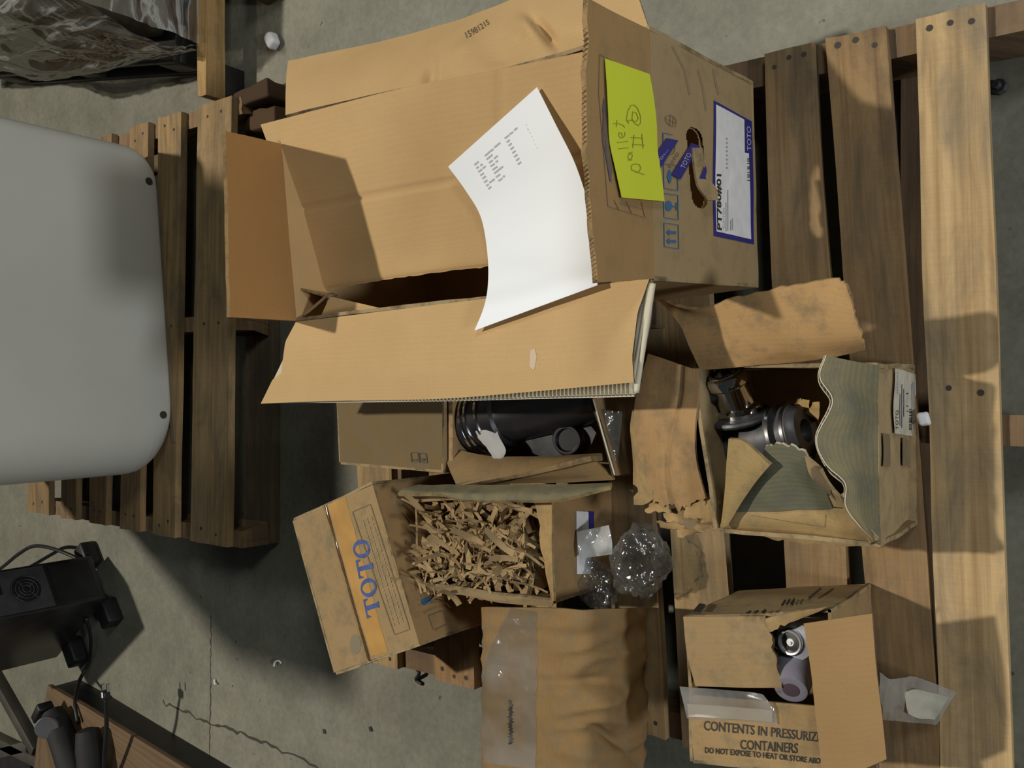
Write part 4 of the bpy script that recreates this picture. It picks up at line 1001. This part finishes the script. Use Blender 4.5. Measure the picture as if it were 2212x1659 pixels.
# ================================================================== closed TOTO carton
tc_ = thing('taped_carton', (-.38, 1.27, DZ), 'closed tan carton with amber tape seam and blue TOTO print', 'carton')
zt = .39
q = [W(635, 1124, zt), W(805, 1047, zt), W(906, 1390, zt), W(725, 1452, zt)]
top = Sheet([[q[0], q[3]], [q[1], q[2]]], amp=.0012, freq=8, seed=101)
h0, h1 = top.ev(0, .42), top.ev(1, .42)
T1 = Sheet([[q[0], q[3]], [q[0].lerp(q[1], .425), q[3].lerp(q[2], .425)]], amp=.0015, freq=9, seed=102)
T1.build('top_flap', C3('card_old', None, 'card_old'), tc_, 20, 12, .005, color=(.90, .84, .78))
T2 = Sheet([[q[0].lerp(q[1], .435) + V3((0, 0, .002)), q[3].lerp(q[2], .435) + V3((0, 0, .002))], [q[1], q[2]]], amp=.0012, freq=9, seed=103)
T2.build('top_flap', C3('card_old', None, 'card_old'), tc_, 20, 12, .005, color=(.90, .85, .78))
T2.patch('amber_tape', [(708, 1090), (746, 1072), (838, 1408), (802, 1417)], M['tape_amber'], tc_, .0005, 10, 14)
zq = V3((0, 0, .005))
sm = Sheet([[q[0].lerp(q[1], .418) + zq * .5, q[3].lerp(q[2], .418) + zq * .5], [q[0].lerp(q[1], .432) + zq, q[3].lerp(q[2], .432) + zq], [q[0].lerp(q[1], .446) + zq * .8, q[3].lerp(q[2], .446) + zq * .8]], amp=.0015, freq=40)
sm.build('tape_seam', plain('glossy_amber_seam', (.10, .055, .02), .14), tc_, 40, 3, .001)
T2.text('brand_print', '#TOTO', [(793, 1336), (760, 1170), (796, 1162), (823, 1325)], M['toto_blue'], tc_)
T2.strokes('print_frame', [[(762, 1106), (801, 1089), (886, 1359), (853, 1371), (762, 1106)]], 1.3, M['ink_soft'], tc_)
rt = random.Random(5); dash = []
for k in range(3):
    x0, y0, x1, y1 = 852 + 9 * k, 1352 - 4 * k, 782 + 9 * k, 1118 - 4 * k; t = 0.0
    while t < .97:
        e = min(.98, t + rt.choice((.012, .02, .03, .045))); dash.append([(x0 + (x1 - x0) * t, y0 + (y1 - y0) * t), (x0 + (x1 - x0) * e, y0 + (y1 - y0) * e)]); t = e + rt.choice((.008, .01, .02))
tag(T2.strokes('small_print', dash, 3.6, plain('faint_print', (.30, .225, .13), .8), tc_), kind='stuff')
T1.fill('grease_spot', [ell(768, 1392, 12, 22)], plain('grease', (.22, .18, .11), .8), tc_, .0004)
fw_ = Sheet([[q[1], q[2]], [dn(q[1]), dn(q[2])]], amp=.002, seed=104)
fw_.build('front_wall', C3('card_old', None, 'card_old'), tc_, 16, 10, .005, color=(1.0, .85, .72))
fw_.strokes('front_print', [[(925, 1330), (958, 1318), (965, 1348), (936, 1362), (925, 1330)]], 2, M['ink_soft'], tc_)
fw_.fill('front_print', [[(908, 1296), (930, 1288), (934, 1302), (912, 1308)]], M['blue_print'], tc_)
for a, b in ((0, 1), (0, 3), (3, 2)):
    Sheet([[q[a], q[b]], [dn(q[a]), dn(q[b])]], amp=.002, seed=105 + a + b).build('side_wall', C3('card_old', None, 'card_old'), tc_, 12, 8, .005)
Sheet([[dn(q[0], .145), dn(q[3], .145)], [dn(q[1], .145), dn(q[2], .145)]]).build('bottom', C3('card_old'), tc_, 4, 4, .004)

# ================================================================== carton of shredded paper
sh = thing('shredded_paper_carton', (-.28, .97, DZ), 'open brown carton filled with shredded kraft paper', 'carton')
zh = .34
hNR, hNL, hFR, hFL = W(1193, 1066, zh), W(1195, 1298, zh), W(900, 1078, zh), W(905, 1272, zh)
hw = Sheet([[hNL, hNR], [dn(hNL), dn(hNR)]], amp=.0015, seed=111)
hw.build('front_wall', C3('card_old', None, 'card'), sh, 16, 12, .005, color=(.86, .74, .62))
for a, b in ((hFR, hFL), (hNR, hFR), (hNL, hFL)):
    Sheet([[a, b], [dn(a), dn(b)]], amp=.002, seed=112).build('side_wall', C3('card_old'), sh, 12, 8, .005, color=(.9, .8, .7))
Sheet([[dn(hNL, .145), dn(hNR, .145)], [dn(hFL, .145), dn(hFR, .145)]]).build('bottom', C3('card_old'), sh, 4, 4, .004)
s = Sheet([R((905, 1046, .36), (1050, 1046, .37), (1190, 1046, .365), (1322, 1044, .35)), R((870, 1056, .39), (1000, 1062, .40), (1190, 1064, .39), (1320, 1048, .365)), R((858, 1066, .40), (945, 1066, .405), (1005, 1078, .41), (1190, 1080, .40), (1318, 1052, .37))], amp=.003, freq=9, seed=113)
s.build('side_flap', C3('card_grey', None, 'card_old'), sh, 36, 12, .006, color=(.9, .85, .72))
s = Sheet([R((826, 1263, .36), (950, 1268, .36), (1080, 1284, .355), (1196, 1298, .342)), R((840, 1272, .35), (960, 1280, .35), (1085, 1302, .345), (1192, 1310, .338))], amp=.002, seed=114)
s.build('side_flap', C3('card_old'), sh, 24, 6, .006)
s = Sheet([R((1148, 1075, .335), (1160, 1110, .335), (1172, 1200, .335), (1190, 1296, .335)), R((1192, 1066, .345), (1192, 1130, .345), (1192, 1200, .345), (1196, 1298, .345))], amp=.001, seed=115)
s.build('folded_flap', C3('card_old'), sh, 16, 6, .004, jag={'v0': .006}, color=(1.15, 1.05, .88))
lab = hw.patch('label', [(1245, 1240), (1244, 1104), (1276, 1106), (1276, 1240)], M['label'], sh, .001, 4, 4)
hw.patch('label_strip', [(1271, 1146), (1270, 1104), (1282, 1105), (1282, 1146)], M['blue'], sh, .0014, 4, 4)
# shredded paper
rs = random.Random(9); V, Fc, U = [], [], []
cs = V3((-.275, .985, 0)); ux = V3((1, .0, 0))
for k in range(430):
    t = rs.random(); px = rs.uniform(905, 1150); py = rs.uniform(1092, 1272)
    if k < 40: px = rs.uniform(900, 945); py = rs.uniform(1180, 1262)
    cxx, cyy = (px - 1030) / 130, (py - 1182) / 95
    z = .30 + .055 * max(0, 1 - cxx * cxx) * max(0, 1 - cyy * cyy) + rs.uniform(-.02, .022)
    if k < 40: z = rs.uniform(.33, .365)
    p = W(px, py, z); a = rs.gauss(.25, .75); tilt = rs.uniform(-.6, .6)
    d = V3((math.cos(a), math.sin(a), tilt)).normalized(); side = d.cross(V3((rs.uniform(-.7, .7), rs.uniform(-.7, .7), 1))).normalized()
    Ln = rs.uniform(.035, .085); wd_ = rs.choice((.0024, .0034, .0044, .0056)); cu_ = rs.uniform(-45, 45); bu = rs.uniform(-22, 22); nseg = 9
    nn = side.cross(d).normalized(); b0 = len(V); pos = p - d * Ln / 2; dd = d.copy()
    for i in range(nseg + 1):
        V += [pos + side * wd_, pos - side * wd_]; U += [(i * .01, 0), (i * .01, .01)]
        st = Ln / nseg; dd = (dd + nn * cu_ * st + side * bu * st * .6).normalized(); pos = pos + dd * st
        if pos.z < .16: pos.z = .16
    for i in range(nseg): Fc.append((b0 + 2 * i, b0 + 2 * i + 1, b0 + 2 * i + 3, b0 + 2 * i + 2))
sp_ = mk('shredded_paper', V, Fc, M['shred'], None, uvs=U, smooth=True, color=(.86, .80, .72))
tag(sp_, 'tangled shredded kraft paper strips heaped in the open carton', 'shredded paper', kind='stuff')
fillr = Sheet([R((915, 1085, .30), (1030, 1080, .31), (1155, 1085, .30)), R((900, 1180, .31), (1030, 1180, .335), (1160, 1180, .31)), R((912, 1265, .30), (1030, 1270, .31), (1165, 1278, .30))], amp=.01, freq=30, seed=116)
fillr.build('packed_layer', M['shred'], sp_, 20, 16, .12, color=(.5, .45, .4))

# ================================================================== two cartons half under the flap
ca = thing('closed_carton', (-.02, 1.24, DZ), 'dusty closed carton with two small printed icons, partly under the big flap', 'carton')
za = .33
aq = [W(724, 850, za), W(955, 850, za), W(957, 1016, za), W(736, 998, za)]
for p_ in (aq[0], aq[1]): p_.x = .10
at_ = Sheet([[aq[0], aq[3]], [aq[1], aq[2]]], amp=.002, freq=9, seed=121)
at_.build('top', C3('card_old', None, 'card_old'), ca, 20, 16, .005, color=(.50, .48, .42))
for a, b in ((0, 1), (1, 2), (2, 3), (3, 0)):
    Sheet([[aq[a], aq[b]], [dn(aq[a]), dn(aq[b])]], amp=.002, seed=122 + a).build('side_wall', C3('card_old'), ca, 10, 8, .005)
Sheet([[dn(aq[0], .145), dn(aq[3], .145)], [dn(aq[1], .145), dn(aq[2], .145)]]).build('bottom', C3('card_old'), ca, 4, 4, .004)
at_.strokes('icon_frame', [[(889, 978), (904, 978), (906, 998), (890, 998), (889, 978)], [(907, 979), (921, 980), (924, 1000), (908, 999), (907, 979)]], 1.6, M['ink'], ca)
at_.fill('icon', [ell(915, 993, 4, 4), [(893, 992), (902, 992), (902, 995), (893, 995)]], M['ink'], ca)
cbx = thing('valve_carton', (-.02, .88, DZ), 'dark open carton holding a black valve, tucked under the big flap', 'carton')
zb = .32
bF, bN = 1.075, .725
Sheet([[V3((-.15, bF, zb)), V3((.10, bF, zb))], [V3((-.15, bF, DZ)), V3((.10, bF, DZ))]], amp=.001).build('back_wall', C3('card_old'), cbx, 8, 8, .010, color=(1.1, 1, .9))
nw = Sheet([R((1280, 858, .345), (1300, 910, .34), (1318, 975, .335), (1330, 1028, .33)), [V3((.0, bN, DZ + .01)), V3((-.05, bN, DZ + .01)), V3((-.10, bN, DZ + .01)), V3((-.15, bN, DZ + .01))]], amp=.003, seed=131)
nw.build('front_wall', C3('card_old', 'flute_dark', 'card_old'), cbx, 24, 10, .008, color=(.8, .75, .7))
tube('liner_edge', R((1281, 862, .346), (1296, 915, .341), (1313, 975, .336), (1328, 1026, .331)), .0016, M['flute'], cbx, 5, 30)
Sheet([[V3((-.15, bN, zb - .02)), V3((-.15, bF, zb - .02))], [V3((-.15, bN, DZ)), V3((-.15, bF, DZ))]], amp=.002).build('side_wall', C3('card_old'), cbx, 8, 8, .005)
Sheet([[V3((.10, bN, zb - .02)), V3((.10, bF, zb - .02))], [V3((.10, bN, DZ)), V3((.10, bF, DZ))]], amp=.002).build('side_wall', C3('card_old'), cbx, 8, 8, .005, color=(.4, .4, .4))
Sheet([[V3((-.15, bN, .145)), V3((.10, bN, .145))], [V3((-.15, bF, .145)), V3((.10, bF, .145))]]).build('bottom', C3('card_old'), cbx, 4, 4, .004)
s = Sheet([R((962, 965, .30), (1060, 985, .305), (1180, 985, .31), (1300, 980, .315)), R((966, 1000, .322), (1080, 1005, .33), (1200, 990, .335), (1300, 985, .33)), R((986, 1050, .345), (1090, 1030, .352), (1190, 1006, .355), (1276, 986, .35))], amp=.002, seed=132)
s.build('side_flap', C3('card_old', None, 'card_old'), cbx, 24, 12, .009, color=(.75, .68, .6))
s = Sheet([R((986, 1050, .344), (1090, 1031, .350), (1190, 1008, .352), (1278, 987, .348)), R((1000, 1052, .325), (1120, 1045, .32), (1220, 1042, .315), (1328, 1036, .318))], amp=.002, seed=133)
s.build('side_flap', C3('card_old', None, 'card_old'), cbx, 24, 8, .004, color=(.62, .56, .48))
Sheet([R((1305, 885, .335), (1345, 888, .325)), R((1320, 1000, .33), (1335, 1000, .32))], amp=.002).build('plastic_window', M['film'], cbx, 4, 8, .0003)
bv = thing('black_valve', (-.03, .90, .15), 'black valve with chrome rings and a round knob inside the dark carton', 'valve')
v0 = W(1060, 905, .255); va = V3((.22, -.95, .10)).normalized()
lathe('body', v0, va, [(-.05, .05), (-.04, .062), (.0, .064), (.055, .064), (.06, .058), (.075, .056), (.28, .056), (.285, .03)], M['black_satin'], bv, 40)
for t in (-.022, -.008, .020):
    lathe('chrome_ring', v0 + va * t, va, [(0, .064), (.001, .068), (.006, .068), (.007, .064)], M['chrome'], bv, 48)
kc = W(1232, 948, .27); kn = V3((-.05, -.25, 1)).normalized()
pq = Sheet([R((1128, 958, .262), (1165, 985, .258), (1245, 990, .256)), R((1170, 930, .268), (1200, 945, .266), (1272, 968, .262)), R((1238, 902, .272), (1270, 915, .270), (1288, 935, .266))], amp=.0)
pq.build('plate', M['dark_metal'], bv, 12, 10, .006)
lathe('knob', kc, kn, [(0, .030), (.008, .031), (.012, .029), (.014, .026), (.018, .027), (.022, .025), (.022, .021), (.016, .019), (.016, 0)], M['black_satin'], bv, 36)
ts = thing('tissue_scrap', tuple(W(1065, 930, .25)), 'torn grey tissue paper beside the chrome rings in the dark carton', 'tissue')
Sheet([R((1032, 868, .30), (1050, 868, .302), (1060, 870, .30)), R((1026, 930, .315), (1050, 930, .318), (1075, 935, .312)), R((1048, 965, .315), (1072, 975, .316), (1092, 970, .312)), R((1070, 992, .31), (1080, 994, .312), (1086, 992, .31))], amp=.003, freq=30, seed=135).build('tissue', M['tissue'], ts, 10, 24, .0006, jag={'v1': .006, 'u0': .004})
pbg = Sheet([R((958, 868, .29), (1000, 866, .30), (1035, 868, .30)), R((968, 910, .285), (1000, 912, .30), (1028, 910, .30)), R((985, 950, .27), (1010, 955, .28), (1030, 955, .28))], amp=.008, freq=24, seed=136)
pbg.build('plastic_bag', M['film'], None, 14, 14, .0003)
tag(pbg.obj, 'crinkled clear plastic bag at the dark end of the valve carton', 'plastic bag')

# ================================================================== bulging taped parcel
pr = thing('bulging_parcel', (-.57, .88, DZ), 'bulging crumpled brown parcel with a long strip of clear tape', 'parcel')
XP = lambda p, x: V3((x, p.y, p.z))
rows = []
for (x, z0) in ((1046, .15), (1040, .25), (1042, .358), (1130, .366), (1232, .368), (1300, .335), (1350, .27), (1384, .20), (1378, .145)):
    r0 = []
    for y in (1312, 1400, 1490, 1570, 1660, 1760):
        z = z0
        r0.append(W(x, y, z))
    rows.append(r0)
for j in (0, 1):
    rows[j] = [V3((p.x, rows[2][i].y + .004 * j, (.145, .26)[j])) for i, p in enumerate(rows[j])]
def ridge(q): return 1 - abs(mnoise.noise(q)) * 2
def wr(u, v):
    b = .0; w = max(0, min(1, (v - .42) / .12))
    b += .010 * math.exp(-((v - .55) / .05) ** 2) * math.sin(u * 9 + 1)
    b -= .014 * math.exp(-(((v - .58) / .12) ** 2 + ((u - .36) / .030) ** 2))
    b -= .016 * math.exp(-(((v - .66) / .10) ** 2 + ((u - .60 - (v - .6) * .8) / .028) ** 2))
    b += .016 * math.exp(-(((v - .62) / .10) ** 2 + ((u - .47) / .07) ** 2))
    b += w * .011 * ridge(V3((u * 7, v * 4 + u * 3, 2.0))) + .0025 * ridge(V3((u * 12, v * 9, 5.0)))
    return b
ps = Sheet(rows, amp=.0035, freq=16, seed=141, bump=wr)
ps.build('wrapping', C3('card_old', None, 'card_old'), pr, 60, 70, .004, color=(.70, .60, .48))
for u_, nm in ((0, 'end_panel'), (1, 'end_panel')):
    ring = [ps.ev(u_, j / 24) for j in range(25)]
    mid_ = sum(ring, V3((0, 0, 0))) / len(ring)
    mk(nm, ring + [mid_], [(j, j + 1, 25) for j in range(24)] + [(24, 0, 25)], M['card_old'], pr, uvs=[(p.y, p.z) for p in ring + [mid_]], color=(.9, .8, .7))
ps.patch('clear_tape', [(1096, 1660), (1104, 1312), (1160, 1322), (1158, 1660)], film('parcel_tape', tint=(.84, .83, .76), haze=.16, gloss=.10, rough=.06, bump=.35, bscale=14), pr, .0012, 30, 8)
def scrib(x0, x1, y0, y1, n, seed):
    r = random.Random(seed); return [(x0 + (x1 - x0) * (k % 2) * r.uniform(.7, 1) + r.uniform(-1, 1), y0 + (y1 - y0) * k / n) for k in range(n + 1)]
ps.strokes('marker_scribble', [scrib(1062, 1076, 1512, 1605, 26, 1)], 3, plain('marker_grey', (.10, .08, .05), .8), pr, .0008)
ps.strokes('marker_scribble', [scrib(1099, 1110, 1512, 1606, 26, 2)], 4, M['ink'], pr, .0018)

# ================================================================== clear bags, bits on the floor
def bag(name, label, c, size, seed, rz=0):
    bm = bmesh.new(); bmesh.ops.create_icosphere(bm, subdivisions=4, radius=1)
    V = []
    for v in bm.verts:
        p = v.co
        d = 1 + .32 * mnoise.noise(p * 1.9 + V3((seed, 0, 0))) + .26 * abs(mnoise.noise(p * 4.5 + V3((0, seed, 0)))) + .10 * mnoise.noise(p * 10 + V3((seed, seed, 0)))
        q_ = V3((p.x * size[0], p.y * size[1], p.z * size[2])) * d
        V.append(Matrix.Rotation(rz, 3, 'Z') @ q_ + c)
    zmin = min(p.z for p in V)
    Fc = [tuple(v.index for v in f.verts) for f in bm.faces]; bm.free()
    o = mk(name, V, Fc, M['film'], None); tag(o, label, 'plastic bag'); return o
bag('plastic_bag', 'large crumpled clear plastic bag between the cartons', W(1386, 1215, .215), (.060, .042, .055), 3)
bag('plastic_bag', 'small pointed clear plastic bag hanging below the white pouch', W(1292, 1265, .225), (.038, .032, .035), 8, .4)
po = Sheet([R((1246, 1150, .27), (1315, 1134, .245)), R((1248, 1180, .28), (1322, 1170, .25)), R((1252, 1208, .275), (1322, 1196, .245))], amp=.004, freq=30, seed=151)
po.build('plastic_pouch', film('milky_pouch', tint=(.8, .8, .78), haze=.55, gloss=.15, rough=.12, bump=.7, bscale=30), None, 14, 12, .0006)
tag(po.obj, 'milky plastic pouch stuck over the label of the shredded paper carton', 'pouch')
def curl(px, py, r, a0, a1, mat, label, name='plastic_curl'):
    c = W(px, py, .004)
    o = tube(name, [c + V3((math.cos(a0 + (a1 - a0) * k / 6) * r, math.sin(a0 + (a1 - a0) * k / 6) * r, .001 * k)) for k in range(7)], .0028, mat, None, 6)
    tag(o, label, 'debris'); return o
curl(602, 1437, .013, -1.0, 1.9, M['foam'], 'curved white plastic curl on the lit floor, nearest the taped carton')
curl(468, 1469, .010, 1.6, 3.4, M['foam'], 'short white plastic curl lying on the floor crack')
bt = tube('black_scrap', [W(898, 1440, .01), W(905, 1455, .02), W(899, 1468, .006), W(912, 1478, .004)], .0045, M['black_plastic'], None, 6); tag(bt, 'small black twisted scrap on the floor beside the pallet end', 'debris')
for (px, py, lb_) in ((700, 1580, 'dark dirt clump on the floor, left of two clumps below the taped carton'), (800, 1575, 'dark dirt clump on the floor, right of two clumps below the taped carton')):
    o = rbox('dirt_clump', W(px, py, .003), (.012, .008, .003), M['dark_dirt'], None, .5, .002, 2, disp=lambda p: .002 * mnoise.noise(p * 200)); tag(o, lb_, 'debris')
pn = lathe('bolt_nut', W(2163, 190, .0), (.1, .3, 1), [(0, .012), (.012, .012), (.012, .006), (.022, .006), (.022, 0)], M['dark_metal'], None, 8, smooth=False); tag(pn, 'small dark metal nut on the floor beside the pallet corner', 'debris')
